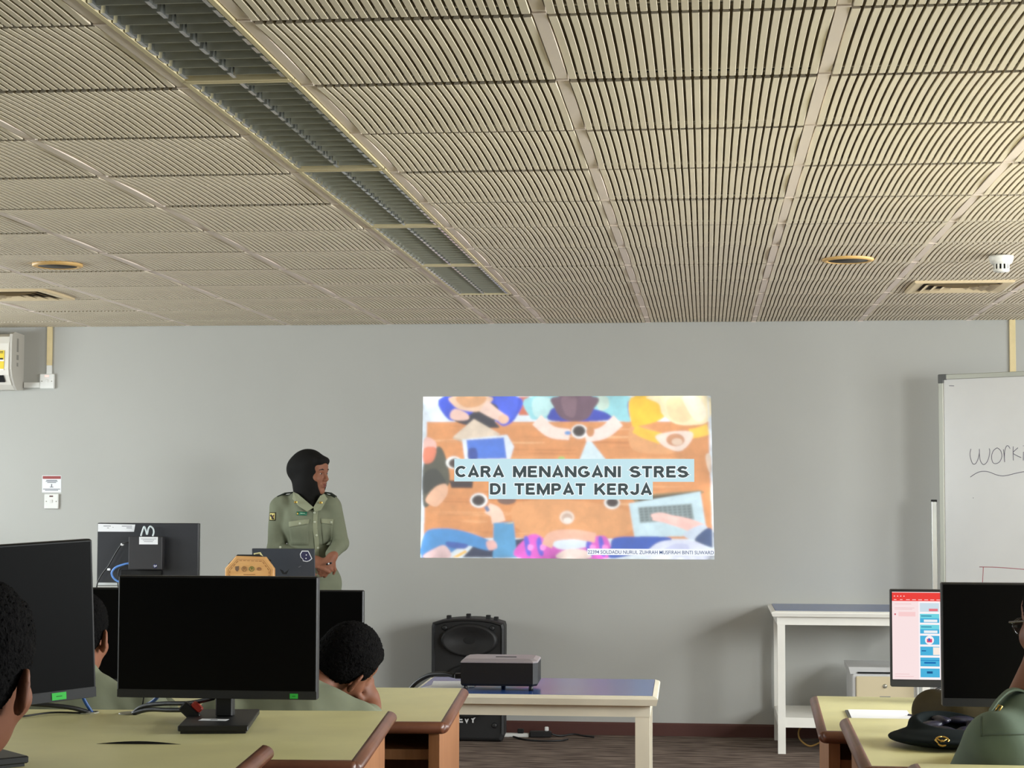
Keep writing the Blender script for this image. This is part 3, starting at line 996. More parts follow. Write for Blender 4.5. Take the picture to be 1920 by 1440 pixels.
# cable grommets in the middle left desk
GROM = mat('grey_grommet', srgb(170, 168, 150), 0.35, metal=0.2)
for i, (x, y) in enumerate(((-1.536, 4.84), (-1.654, 4.845))):
    t = thing('cable_grommet', ('round grey cable grommet left below the frontal monitor', 'round grey cable grommet under the turned left monitor')[i], 'grommet', (x, y, 0.794), 0)
    MB().lathe([(0.0, 0.0), (0.030, 0.0), (0.030, 0.0025), (0.026, 0.004), (0.0, 0.004)], 28).build('cap', GROM, t)
    MB().box(0.004, 0.026, -0.010, 0.010, 0.004, 0.0046).build('cable_slot', M_BLACKM, t)

# ------------------------------------------------------------------ monitors
CHIN = mat('monitor_chin', srgb(38, 39, 42), 0.5)
def monitor(label, loc, rz, W=0.53, H=0.315, tilt=0.0, roll=0.0, stand=True, base_z=None, base_w=0.2, base_d=0.22, base_off=(0, 0.07), base_rz=0.0, post_off=(0, 0.06), screen=None, sticker=None, led=False):
    # loc is the bottom centre of the panel's front face
    t = thing('monitor', label, 'monitor', loc, 0, 'flat computer monitors', rot=(tilt, roll, rz))
    MB().cbox(-W / 2, W / 2, 0.0, 0.028, 0, H, 0.003).build('panel', M_BLACK, t)
    MB().cbox(-W * 0.3, W * 0.3, 0.026, 0.05, H * 0.15, H * 0.8, 0.008).build('rear_housing', M_BLACK, t)
    MB().box(-W / 2 + 0.001, W / 2 - 0.001, -0.0012, 0.0004, 0.0012, 0.021).build('chin', CHIN, t)
    if screen is None:
        MB().box(-W / 2 + 0.005, W / 2 - 0.005, -0.0008, 0.0004, 0.022, H - 0.005).build('screen', M_SCREEN, t)
    if sticker:
        MB().box(sticker[0], sticker[1], -0.0022, -0.0012, sticker[2], sticker[3]).build('green_sticker', M_GREENST, t)
        MB().box(sticker[0] * 0.7 + sticker[1] * 0.3, sticker[0] * 0.3 + sticker[1] * 0.7, -0.0026, -0.0022, (sticker[2] + sticker[3]) / 2 - 0.0008, (sticker[2] + sticker[3]) / 2 + 0.0008).build('sticker_print', mat('dark_green_print', srgb(26, 110, 40), 0.7), t)
    if led:
        MB().box(0.205, 0.2085, -0.002, -0.0012, 0.0065, 0.010).build('power_light', emit('white_led', (1, 1, 1, 1), 1.2), t)
    if stand:
        Mr = Matrix.Rotation(base_rz, 4, 'Z')
        zb = base_z - loc[2]
        bx, by = base_off
        b = MB()
        T = Matrix.Rotation(-roll, 4, 'Y') @ Matrix.Translation((bx, by, zb)) @ Mr
        b.cbox(-base_w / 2, base_w / 2, -base_d / 2, base_d / 2, 0.006, 0.020, 0.002, T)
        b.box(-base_w / 2 + 0.006, base_w / 2 - 0.006, -base_d / 2 + 0.006, base_d / 2 - 0.006, 0.0, 0.006, T)
        b.build('stand_base', M_BLACK, t)
        px, py = post_off
        MB().cbox(px - 0.022, px + 0.022, py, py + 0.03, zb + 0.02, H * 0.5, 0.003).build('stand_post', M_BLACK, t)
    return t

M2 = monitor('wide black monitor facing the camera with green sticker, middle left desk', (-1.236, 4.60, 0.8655), 0.0, 0.518, 0.309, base_z=0.7945, base_w=0.172, base_d=0.34, base_off=(0.0, 0.04), base_rz=math.radians(9), post_off=(0.006, 0.052), sticker=(0.190, 0.211, 0.003, 0.0155), led=True)
MB().box(-0.035, 0.035, -0.04, -0.004, -0.0505, -0.0500).build('stand_label', M_PAPER, M2)
MB().box(-0.008, 0.010, -0.028, -0.016, -0.0500, -0.0497).build('label_print', M_INK, M2)
MB().cbox(-0.02, 0.052, 0.029, 0.034, -0.003, 0.02, 0.001).build('logo_tab', CHIN, M2)
M1 = monitor('large black monitor turned sideways at left edge with green sticker', (-1.430, 3.486, 0.961), math.radians(45), 0.544, 0.322, roll=math.radians(-2.6), base_z=0.8565, base_w=0.20, base_d=0.24, base_off=(0.0, 0.06), post_off=(0, 0.05), sticker=(0.174, 0.205, 0.004, 0.0185))
M3 = monitor('black monitor on far left desk behind the bowed man', (-1.365, 5.88, 0.755), math.radians(1.5), 0.53, 0.313, base_z=0.7175)
M4 = monitor('black monitor on far left desk glimpsed between two nearer monitors', (-1.985, 5.80, 0.762), math.radians(3), 0.53, 0.313, base_z=0.7175)
M7 = monitor('tall-standing black monitor on middle right desk in front of seated man', (0.584 + 0.265, 4.72, 0.858), 0.0, 0.53, 0.308, base_z=0.7855, base_w=0.2, base_d=0.2)
M6 = monitor('lit monitor showing a slide editor, far right desk', (0.582 + 0.265, 6.0, 0.770), math.radians(-1), 0.53, 0.309, base_z=0.7175, screen='lit')

# lit screen content on M6 (flat display)
def scr(name, x0, x1, z0, z1, rgb, k, s=1.0):
    MB().box(x0, x1, -0.0004 - 0.0003 * k, 0.0004, z0, z1).build(name, emit('screen_%d_%d_%d' % rgb, srgb(*rgb), s), M6)
Lx, Bz, Tz = -0.259, 0.024, 0.301
scr('screen', Lx, 0.259, Bz, Tz, (255, 232, 232), 1, 0.95)
scr('toolbar', Lx, 0.259, 0.272, Tz - 0.002, (236, 66, 60), 2)
TB = (255, 214, 210)
b = MB()
for k in range(10):
    b.box(Lx + 0.006 + 0.019 * k, Lx + 0.006 + 0.019 * k + (0.008 if k < 2 else 0.012), -0.0014, -0.0006, 0.2755, 0.2775)
for k in range(4):
    b.box(Lx + 0.006 + 0.010 * k, Lx + 0.0095 + 0.010 * k, -0.0014, -0.0006, 0.286, 0.289)
b.build('toolbar_icons', emit('screen_tool_icons', srgb(*TB), 1.0), M6)
b = MB()
for z, w in ((0.262, 0.052), (0.2495, 0.062), (0.2455, 0.055), (0.040, 0.045), (0.0325, 0.058)):
    b.box(Lx + 0.008, Lx + 0.008 + w, -0.0012, -0.0006, z, z + 0.0013)
b.build('pane_text', emit('screen_pane_text', srgb(232, 186, 188), 1.0), M6)
scr('notice_box', Lx + 0.020, Lx + 0.073, 0.2235, 0.2375, (248, 206, 206), 2)
scr('notice_mark', Lx + 0.007, Lx + 0.012, 0.2275, 0.2325, (206, 96, 110), 2)
scr('slide_list', Lx + 0.083, 0.259, Bz, 0.272, (252, 244, 246), 2)
for k in range(7):
    z1 = 0.2665 - 0.0345 * k
    x0, x1 = Lx + 0.087, Lx + 0.147
    scr('thumbnail', x0, x1, z1 - 0.028, z1, (206, 222, 232) if k == 0 else (74, 178, 220), 3)
    if k == 0:
        scr('thumbnail_mark', x0 + 0.028, x1 - 0.004, z1 - 0.026, z1 - 0.018, (232, 120, 130), 4)
    elif k in (1, 2):
        scr('thumbnail_mark', x0, x1, z1 - 0.014, z1 - 0.0, (112, 212, 226), 4)
        scr('thumbnail_mark', x0 + 0.012, x1 - 0.006, z1 - 0.026, z1 - 0.018, (236, 240, 244), 5)
        scr('thumbnail_mark', x0 + 0.003, x0 + 0.036, z1 - 0.008, z1 - 0.0055, (30, 110, 150), 5)
    elif k == 3:
        MB().lathe([(0, 0), (0.014, 0), (0.014, 0.0004), (0, 0.0004)], 24, axis='y', M=Matrix.Translation((x0 + 0.029, -0.0014, z1 - 0.014))).build('thumbnail_mark', emit('screen_white_disc', srgb(250, 240, 244), 1.0), M6)
        scr('thumbnail_mark', x0 + 0.021, x0 + 0.037, z1 - 0.021, z1 - 0.010, (226, 70, 110), 6)
        scr('thumbnail_mark', x0 + 0.025, x0 + 0.031, z1 - 0.017, z1 - 0.008, (60, 110, 190), 7)
    elif k == 4:
        scr('thumbnail_mark', x0 + 0.040, x1, z1 - 0.026, z1 - 0.002, (250, 236, 224), 4)
        scr('thumbnail_mark', x0 + 0.004, x0 + 0.018, z1 - 0.015, z1 - 0.012, (20, 90, 150), 4)
    elif k == 5:
        scr('thumbnail_mark', x0 + 0.012, x1 - 0.012, z1 - 0.019, z1 - 0.014, (20, 104, 176), 4)
        scr('thumbnail_mark', x0, x1, z1 - 0.010, z1 - 0.008, (30, 130, 196), 4)
    else:
        scr('thumbnail_mark', x0 + 0.020, x0 + 0.038, z1 - 0.016, z1 - 0.009, (24, 88, 140), 4)

# ------------------------------------------------------------------ cables on the middle left desk
def cable(name, label, pts, r, m, n=8, cat='cable'):
    b = MB().tube(bez(pts, 8), r, n)
    return tag(b.build(name, m), label, cat)
cable('network_cable', 'blue network cable rising from grommet behind the frontal monitor', [(-1.520, 4.838, 0.797), (-1.50, 4.83, 0.812), (-1.455, 4.80, 0.838), (-1.40, 4.72, 0.89)], 0.0055, M_BLUEC)
cable('power_cable', 'black cable loop running from grommet to the frontal monitor stand', [(-1.525, 4.83, 0.797), (-1.49, 4.81, 0.818), (-1.42, 4.76, 0.832), (-1.33, 4.70, 0.842), (-1.26, 4.665, 0.86)], 0.006, M_BLACK)
cable('power_cable', 'lower black cable drooping from grommet toward the adapter plug', [(-1.522, 4.822, 0.797), (-1.47, 4.79, 0.812), (-1.40, 4.74, 0.818), (-1.335, 4.70, 0.824)], 0.006, M_BLACK)
cable('signal_cable', 'thin black cable hanging behind the frontal monitor bottom edge', [(-1.49, 4.80, 0.90), (-1.489, 4.81, 0.85), (-1.505, 4.835, 0.797)], 0.002, M_BLACK)
t = thing('power_adapter', 'black adapter plug with red connector beside the monitor stand', 'adapter', (-1.322, 4.668, 0.822), 0, rot=(0, 0.75, 0.1))
MB().cbox(-0.028, 0.026, -0.014, 0.014, -0.014, 0.014, 0.003).build('body', M_BLACK, t)
MB().cbox(-0.012, 0.018, -0.012, 0.012, 0.0145, 0.030, 0.003).build('red_connector', mat('red_plastic', srgb(200, 62, 48), 0.5), t)
cable('network_cable', 'blue cable curving across the front-left desk at the left edge', [(-1.42, 3.47, 0.965), (-1.395, 3.50, 0.93), (-1.43, 3.46, 0.895), (-1.52, 3.42, 0.880), (-1.62, 3.40, 0.862)], 0.005, M_BLUEC)
cable('network_cable', 'blue cable joining the turned left monitor to its grommet', [(-1.640, 4.836, 0.797), (-1.655, 4.82, 0.83), (-1.665, 4.80, 0.87), (-1.66, 4.79, 0.90)], 0.005, M_BLUEC)
cable('power_cable', 'black cables from the grommet beneath the turned left monitor', [(-1.644, 4.83, 0.797), (-1.68, 4.80, 0.812), (-1.73, 4.77, 0.822), (-1.80, 4.74, 0.83)], 0.006, M_BLACK)
cable('signal_cable', 'thin black cable lying on middle left desk near left edge', [(-1.66, 4.82, 0.797), (-1.74, 4.80, 0.799), (-1.80, 4.72, 0.797), (-1.86, 4.76, 0.797), (-1.90, 4.82, 0.80)], 0.0025, M_BLACK)

# ------------------------------------------------------------------ white tables with blue tops
def white_table(name, label, x0, x1, y0, y1, z, lip, apron, leg, m, shelf=None, rz=0.0):
    cx, cy = (x0 + x1) / 2, (y0 + y1) / 2
    t = thing(name, label, 'table', (cx, cy, 0), rz)
    hx, hy = (x1 - x0) / 2, (y1 - y0) / 2
    def rect(i, zz): return [(-hx + i, -hy + i, zz), (hx - i, -hy + i, zz), (hx - i, hy - i, zz), (-hx + i, hy - i, zz)]
    MB().rings([rect(0.022, z - 0.003), rect(0.020, z), rect(0.004, z - 0.006), rect(0.0, z - 0.012), rect(0.006, z - lip)], False).build('edge_frame', m, t)
    MB().box(-hx + 0.022, hx - 0.022, -hy + 0.022, hy - 0.022, z - 0.003, z + 0.0006).build('blue_top', M_BLUETOP, t)
    i = 0.03
    for a in (-1, 1):
        ya, yb = sorted((a * (hy - i - 0.004), a * (hy - i - 0.024)))
        MB().box(-hx + i, hx - i, ya, yb, z - lip - apron, z - lip + 0.001).build('apron', m, t)
        xa, xb = sorted((a * (hx - i), a * (hx - i - 0.02)))
        MB().box(xa, xb, -hy + i + 0.024, hy - i - 0.024, z - lip - apron, z - lip + 0.001).build('apron', m, t)
    for sx in (-1, 1):
        for sy in (-1, 1):
            xa, xb = sorted((sx * (hx - i - 0.002), sx * (hx - i - leg)))
            ya, yb = sorted((sy * (hy - i - 0.006), sy * (hy - i - leg)))
            MB().box(xa, xb, ya, yb, 0, z - lip - 0.001).build('leg', m, t)
    if shelf:
        MB().box(-hx + i + 0.004, hx - i - 0.004, -hy + i + 0.012, hy - i - 0.01, shelf - 0.052, shelf).build('lower_shelf', m, t)
    return t
ct = white_table('projector_table', 'low white table with blue top carrying the projector', -1.135, -0.186, 6.965, 7.60, 0.62, 0.036, 0.045, 0.056, M_CREAM, rz=math.radians(0.6))
rt = white_table('side_table', 'tall white table with blue top against the wall at right', 0.340, 1.195, 9.865, 10.50, 0.752, 0.030, 0.045, 0.042, M_WHITEW, shelf=0.190)

# papers under the projector
for i, (x, y, r, lab) in enumerate(((-0.998, 7.29, 0.1, 'white paper sheet on the projector table, uppermost'), (-1.005, 7.20, -0.25, 'white paper sheet on the projector table, partly covered'))):
    o = MB().box(-0.085, 0.085, -0.11, 0.11, 0, 0.0008).build('paper_sheet', M_PAPER, None, (x, y, 0.6208 + 0.001 * (1 - i)), (0, 0, r))
    tag(o, lab, 'paper', 'papers beside the projector')

# projector
pj = thing('projector', 'black data projector with grey top on low white table', 'projector', (-0.797, 7.20, 0.6206), math.radians(1.5))
PTOP = mat('projector_top', srgb(150, 142, 146), 0.4)
b = MB()
outl = [(-0.148, -0.115), (0.130, -0.115), (0.148, -0.095), (0.148, 0.09), (0.120, 0.115), (-0.120, 0.115), (-0.148, 0.09)]
b.rings([[(x * 0.97, y * 0.97, 0.018) for x, y in outl], [(x, y, 0.026) for x, y in outl], [(x, y, 0.106) for x, y in outl]])
b.build('body', M_BLACK, pj)
MB().rings([[(x, y, 0.1062) for x, y in outl], [(x * 1.004, y * 1.004, 0.109) for x, y in outl], [(x * 0.985, y * 0.97, 0.1135) for x, y in outl], [(x * 0.88, y * 0.80, 0.1206) for x, y in outl]]).build('top_cover', PTOP, pj)
MB().box(-0.02, 0.06, -0.028, -0.016, 0.1206, 0.1222).build('vent_slot', M_BLACKM, pj)
MB().lathe([(0, 0.119), (0.006, 0.119), (0.006, 0.1208), (0, 0.1208)], 12, M=Matrix.Translation((-0.02, -0.085, -0.003))).build('status_light', emit('blue_led', (0.15, 0.15, 1.0, 1), 2.0), pj)
for x, y in ((-0.132, -0.10), (0.122, -0.10), (0, 0.09)):
    MB().lathe([(0, 0), (0.009, 0), (0.009, 0.012), (0.006, 0.024), (0, 0.024)], 12, M=Matrix.Translation((x, y, 0))).build('foot', M_BLACK, pj)
MB().lathe([(0.0, 0.0), (0.034, 0.0), (0.036, 0.02), (0.030, 0.022), (0.0, 0.016)], 24, axis='y', M=Matrix.Translation((0.06, 0.115, 0.065)) @ Matrix.Rotation(PI, 4, 'Z')).build('lens', M_SCREEN, pj)
MB().cbox(-0.178, -0.1485, -0.075, -0.045, 0.040, 0.060, 0.004).build('power_plug', M_BLACK, pj)
cable('power_cable', 'thick black cable leaving the projector toward the left', [(-0.975, 7.14, 0.670), (-1.02, 7.16, 0.675), (-1.09, 7.20, 0.662), (-1.16, 7.24, 0.61), (-1.22, 7.28, 0.50), (-1.26, 7.32, 0.25), (-1.28, 7.36, 0.008)], 0.009, M_BLACK)

# ------------------------------------------------------------------ loudspeaker on the floor
sp = thing('loudspeaker', 'black plastic loudspeaker standing on floor against the wall', 'loudspeaker', (-1.312, 10.33, 0), math.radians(-1))
def spk_outline(hw, ztop, zsh, z0, r=0.03):
    pts = [(-hw + 0.014, z0), (hw - 0.014, z0), (hw, z0 + 0.03)]
    pts += [(hw, zsh - 0.02), (hw - 0.006, zsh)]
    n = 10
    for k in range(1, n):
        x = (hw - 0.02) * (1 - 2 * k / n)
        pts.append((x, zsh + (ztop - zsh) * (1 - (x / hw) ** 2) + 0.004))
    pts += [(-hw + 0.006, zsh), (-hw, zsh - 0.02), (-hw, z0 + 0.03)]
    return pts
SPK = mat('speaker_plastic', srgb(30, 30, 31), 0.55, bump=0.1, bscale=300)
b = MB()
o1, o2 = spk_outline(0.205, 0.672, 0.650, 0.004), spk_outline(0.19, 0.66, 0.635, 0.02)
b.rings([[(x * 0.72, 0.17, z * 0.97 + 0.01) for x, z in o1], [(x * 0.95, 0.02, z) for x, z in o1], [(x, -0.14, z) for x, z in o1], [(x * 0.985, -0.155, z * 0.99 + 0.003) for x, z in o1], [(x * 0.93, -0.162, z * 0.965 + 0.012) for x, z in o1], [(x * 0.90, -0.152, z * 0.95 + 0.017) for x, z in o1]])
b.build('cabinet', SPK, sp)
b = MB()
cx, cz, Yf = 0.008, 0.555, -0.152
def er(rx, rz_, y): return [(cx + rx * math.cos(2 * PI * k / 32), y, cz + rz_ * math.sin(2 * PI * k / 32)) for k in range(32)]
b.rings([er(0.160, 0.092, Yf), er(0.150, 0.084, Yf - 0.030), er(0.138, 0.075, Yf - 0.029), er(0.10, 0.052, Yf - 0.012), er(0.03, 0.02, Yf - 0.004)], True, caps=False)
b.build('horn', SPK, sp)
MB().rings([er(0.034, 0.022, Yf - 0.0045), er(0.001, 0.001, Yf - 0.004)], False).build('horn_throat', M_BLACKM, sp)  # black disc paints the dark depth of the shallow horn
MB().lathe([(0.0, 0.012), (0.05, 0.010), (0.06, 0.0), (0.125, 0.022), (0.135, 0.026), (0.148, 0.022), (0.148, -0.002), (0.0, -0.002)], 36, axis='y', M=Matrix.Translation((0, Yf, 0.275))).build('woofer', M_BLACKM, sp)
for x, z in ((-0.13, 0.622), (0.135, 0.622), (-0.15, 0.09), (0.15, 0.09)):
    MB().lathe([(0, 0.008), (0.012, 0.008), (0.016, 0.0), (0, 0.0)], 14, axis='y', M=Matrix.Translation((x, Yf, z))).build('bolt_boss', SPK, sp)
for x, z in ((-0.113, 0.664), (-0.003, 0.674), (0.108, 0.668), (0.152, 0.659)):
    MB().cbox(x - 0.012, x + 0.012, -0.12, -0.09, z - 0.004, z + 0.024, 0.002).build('top_lug', SPK, sp)
x_ = -0.050
for ch in 'EVY':
    b = MB()
    for st_ in GLY[ch][1]:
        thick(b, st_, 0.22, 0.0, 0)
    b.v = [(x_ + v[0] * 0.036, Yf - 0.012, 0.104 + v[2] * 0.033) for v in b.v]
    b.build('brand_letter', mat('speaker_white_letters', srgb(225, 225, 225), 0.5), sp)
    x_ += GLY[ch][0] * 0.036 + 0.005

# power strip, adapter and leads on the floor
t = thing('power_strip', 'white and black power strip lying on floor beside loudspeaker', 'power strip', (-1.07, 10.40, 0.0), 0.05)
MB().cbox(-0.07, 0.075, -0.022, 0.022, 0, 0.020, 0.003).build('body', M_WHITE, t)
MB().cbox(0.01, 0.045, -0.016, 0.016, 0.020, 0.045, 0.004).build('black_plug', M_BLACK, t)
t = thing('laptop_adapter', 'black power brick with white tag on the floor', 'adapter', (-0.93, 10.40, 0.0), 0.1)
MB().cbox(-0.062, 0.062, -0.028, 0.028, 0, 0.034, 0.006).build('brick', M_BLACK, t)
MB().cbox(0.022, 0.045, -0.012, 0.012, 0.034, 0.058, 0.004).build('white_tag', M_WHITE, t)
cable('floor_cable', 'black lead curling on carpet in front of the power brick', [(-1.08, 10.36, 0.006), (-1.0, 10.25, 0.005), (-0.9, 10.21, 0.005), (-0.80, 10.24, 0.005), (-0.77, 10.30, 0.005)], 0.005, M_BLACK)
cable('floor_cable', 'black lead trailing right along the skirting board', [(-0.868, 10.40, 0.018), (-0.82, 10.42, 0.006), (-0.75, 10.46, 0.012), (-0.69, 10.44, 0.006), (-0.63, 10.40, 0.005)], 0.005, M_BLACK)
cable('yellow_cable', 'yellowish cable looped on the floor under the right table', [(0.62, 10.25, 0.02), (0.55, 10.18, 0.006), (0.50, 10.22, 0.04), (0.505, 10.28, 0.085), (0.56, 10.30, 0.115), (0.66, 10.30, 0.12)], 0.005, mat('yellow_rubber', srgb(170, 132, 70), 0.6))

# ------------------------------------------------------------------ printer on the lower shelf
pr = thing('printer', 'cream laser printer on lower shelf of the right table', 'printer', (0.935, 10.17, 0.1905), 0)
PCR = mat('printer_cream', srgb(214, 200, 166), 0.5)
PGR = mat('printer_grey', srgb(206, 206, 206), 0.5)
MB().cbox(-0.170, 0.170, -0.20, 0.20, 0, 0.225, 0.006).build('body', PGR, pr)
MB().cbox(-0.150, 0.150, -0.212, -0.199, 0.09, 0.215, 0.004).build('front_cover', PCR, pr)
MB().cbox(-0.135, 0.135, -0.216, -0.199, 0.012, 0.10, 0.004).build('paper_tray', PGR, pr)
MB().box(-0.028, 0.028, -0.2135, -0.2118, 0.100, 0.112).build('tray_handle', M_INK, pr)
MB().rings([[(-0.178, -0.19, 0.225), (0.178, -0.19, 0.225), (0.178, 0.20, 0.225), (-0.178, 0.20, 0.225)], [(-0.185, -0.15, 0.258), (0.185, -0.15, 0.258), (0.185, 0.20, 0.262), (-0.185, 0.20, 0.262)]]).build('top_cover', PGR, pr)
MB().box(-0.14, 0.14, -0.1925, -0.175, 0.228, 0.236).build('output_slot', M_BLACKM, pr)
MB().lathe([(0, 0.006), (0.010, 0.006), (0.012, 0.0), (0, 0.0)], 18, axis='y', M=Matrix.Translation((0.0, -0.212, 0.165))).build('logo_disc', M_ALU, pr)

# ------------------------------------------------------------------ whiteboard on a stand
WB_A = math.radians(-36)
wb = thing('whiteboard', 'white marker board with aluminium frame and handwriting at right', 'whiteboard', (1.262, 10.2, 2.013), WB_A)
WBM = mat('whiteboard_enamel', srgb(226, 226, 224), 0.22, noise=0.03, nscale=3)
BW, BH = 1.55, 1.22
MB().box(0.0, BW, 0.001, 0.018, -BH, 0).build('board', WBM, wb)
FR = mat('board_frame', srgb(168, 168, 156), 0.4, metal=0.4)
for x0, x1, z0, z1 in ((-0.002, 0.026, -BH + 0.03, -0.03), (BW - 0.026, BW + 0.002, -BH + 0.03, -0.03), (0.045, BW - 0.045, -0.024, 0.003), (0.045, BW - 0.045, -BH - 0.003, -BH + 0.024)):
    MB().cbox(x0, x1, -0.006, 0.022, z0, z1, 0.002).build('frame_rail', FR, wb)
CAP = mat('grey_corner_cap', srgb(92, 94, 92), 0.5)
for sx, sz in ((0, 0), (1, 0), (0, 1), (1, 1)):
    xs = (lambda x: x) if sx == 0 else (lambda x: BW - x)
    zs = (lambda z: z) if sz == 0 else (lambda z: -BH - z)
    xa, xb = sorted((xs(-0.004), xs(0.028)))
    za, zb = sorted((zs(0.005), zs(-0.045)))
    b = MB().cbox(xa, xb, -0.008, 0.024, za, zb, 0.003)
    xa, xb = sorted((xs(0.02), xs(0.048)))
    za, zb = sorted((zs(0.005), zs(-0.026)))
    b.cbox(xa, xb, -0.008, 0.024, za, zb, 0.003)
    b.build('corner_cap', CAP, wb)
MARK = mat('dark_marker', srgb(96, 92, 110), 0.6)
REDM = mat('red_marker', srgb(166, 60, 74), 0.6)
def stroke(pts, m, r=0.0019, name='handwriting'):
    q = bez([(p[0], 0.0006, p[1]) for p in pts], 6)
    b = MB().tube(q, r, 6, True)
    b.v = [(v[0], 0.0009 + (v[1] - 0.0006) * 0.25, v[2]) for v in b.v]
    return b
def strokes(L, m, name):
    b = MB()
    for s in L:
        c = stroke(s, m)
        b._add(c.v, c.f, True)
    return b.build(name, m, wb)
W_ = [(0.186, -0.402), (0.18, -0.425), (0.183, -0.452), (0.193, -0.478), (0.203, -0.484), (0.215, -0.478), (0.228, -0.453), (0.235, -0.421), (0.235, -0.403)]
W2 = [(0.235, -0.403), (0.236, -0.439), (0.241, -0.467), (0.253, -0.484), (0.265, -0.485), (0.28, -0.471), (0.291, -0.444), (0.296, -0.417), (0.293, -0.401)]
O_ = [(0.335, -0.399), (0.316, -0.415), (0.306, -0.444), (0.312, -0.474), (0.329, -0.482), (0.352, -0.472), (0.365, -0.445), (0.36, -0.416), (0.343, -0.4), (0.333, -0.4)]
R_ = [(0.375, -0.407), (0.378, -0.436), (0.381, -0.474), (0.38, -0.445), (0.384, -0.409), (0.394, -0.389), (0.404, -0.39), (0.413, -0.403)]
K1 = [(0.431, -0.392), (0.43, -0.428), (0.431, -0.466)]
K2 = [(0.458, -0.399), (0.43, -0.425), (0.452, -0.441), (0.475, -0.451)]
I_ = [(0.489, -0.421), (0.487, -0.466)]
I2 = [(0.488, -0.388), (0.49, -0.391)]
strokes([W_, W2, O_, R_, K1, K2, I_, I2], MARK, 'handwriting')
strokes([[(0.18, -0.553), (0.21, -0.535), (0.24, -0.524), (0.274, -0.523), (0.302, -0.53), (0.329, -0.54), (0.363, -0.547), (0.397, -0.544), (0.446, -0.533), (0.53, -0.518)]], MARK, 'wavy_underline')
strokes([[(0.227, -1.031), (0.326, -1.03), (0.486, -1.036), (0.60, -1.04)], [(0.25, -1.032), (0.244, -1.12)]], REDM, 'red_lines')
strokes([[(0.194, -0.663), (0.198, -0.665)], [(0.06, -0.058), (0.09, -0.06)]], MARK, 'marker_specks')
ws = thing('whiteboard_stand', 'silver upright post with black cap beside the whiteboard', 'stand', (1.231, 10.222, 0), 0)
POST = mat('bright_aluminium', srgb(214, 216, 214), 0.25, metal=0.7)
MB().cbox(-0.014, 0.014, -0.014, 0.014, 0.03, 1.33, 0.002).build('post', POST, ws)
MB().cbox(-0.015, 0.015, -0.015, 0.015, 1.325, 1.338, 0.002).build('post_cap', M_BLACKM, ws)
MB().cbox(-0.016, 0.016, -0.25, 0.22, 0.0, 0.03, 0.003).build('foot', M_ALU, ws)

# ------------------------------------------------------------------ presenter's desk with laptop, plaque, rear of a monitor
pt = thing('presenter_table', 'small table behind the monitors carrying laptop and wooden plaque', 'table', (-2.62, 9.32, 0), 0)
MB().cbox(-0.74, 0.76, -0.32, 0.30, 0.80, 0.83, 0.004).build('table_top', M_CREAM, pt)
for sx in (-0.70, 0.72):
    for sy in (-0.28, 0.26):
        MB().box(sx - 0.02, sx + 0.02, sy - 0.02, sy + 0.02, 0, 0.80).build('leg', M_CREAM, pt)
lp = thing('laptop', 'dark grey laptop with stickers on its lid beside the plaque', 'laptop', (-2.171, 9.40, 0.8305), 0)
LID = mat('laptop_lid', srgb(62, 66, 74), 0.42)
MB().cbox(-0.165, 0.165, 0.0, 0.23, 0.0, 0.018, 0.004).build('keyboard_base', LID, lp)
lid_t = MB().cbox(-0.165, 0.165, -0.004, 0.004, 0.0, 0.242, 0.003).build('lid', LID, lp, (0, -0.002, 0.012), (math.radians(8), 0, 0))
def lidpoly(name, pts, m, k=1):
    P = list(pts)
    area = sum(P[i][0] * P[(i + 1) % len(P)][1] - P[(i + 1) % len(P)][0] * P[i][1] for i in range(len(P)))
    if area < 0:
        P.reverse()
    y = -0.0042 - 0.0003 * k
    b = MB().poly([(p[0], y, p[1]) for p in P])
    return b.build(name, m, lid_t)
def LP(px, py):   # crop pixels -> lid plane
    u = 400 + px * 210 / 1920.0
    v = 1020 + py * 80 / 731.0
    return (-0.1625 + (u - 472) * 0.0028, 0.240 - (v - 1031.5) * 0.00272)
stk = [LP(*p) for p in [(1510, 130), (1620, 130), (1650, 190), (1685, 270), (1640, 310), (1590, 325), (1525, 312), (1520, 280), (1485, 250), (1475, 190)]]
lidpoly('sticker_border', stk, M_PAPER, 1)
cxx, czz = sum(p[0] for p in stk) / len(stk), sum(p[1] for p in stk) / len(stk)
lidpoly('sticker', [(cxx + (p[0] - cxx) * 0.86, czz + (p[1] - czz) * 0.86) for p in stk], mat('navy_sticker', srgb(52, 52, 84), 0.5), 2)
for (px, py) in ((1585, 205), (1578, 265)):
    x, z = LP(px, py)
    lidpoly('sticker_mark', [(x - 0.004, z), (x, z - 0.004), (x + 0.004, z), (x, z + 0.004)], M_PAPER, 3)
lidpoly('cream_sticker', [LP(*p) for p in [(680, 180), (800, 160), (850, 240), (820, 330), (690, 330)]], mat('cream_sticker', srgb(226, 216, 160), 0.5), 1)
lidpoly('sticker_mark', [LP(*p) for p in [(705, 195), (785, 182), (800, 235), (715, 240)]], mat('brown_print', srgb(96, 84, 52), 0.6), 2)
lidpoly('lid_logo', [LP(*p) for p in [(1120, 455), (1180, 480), (1200, 520), (1260, 480), (1290, 440), (1240, 545), (1170, 545)]], M_BLACKM, 1)
lidpoly('lid_scratch', [LP(*p) for p in [(1440, 418), (1490, 395), (1495, 402), (1450, 425)]], M_INK, 1)

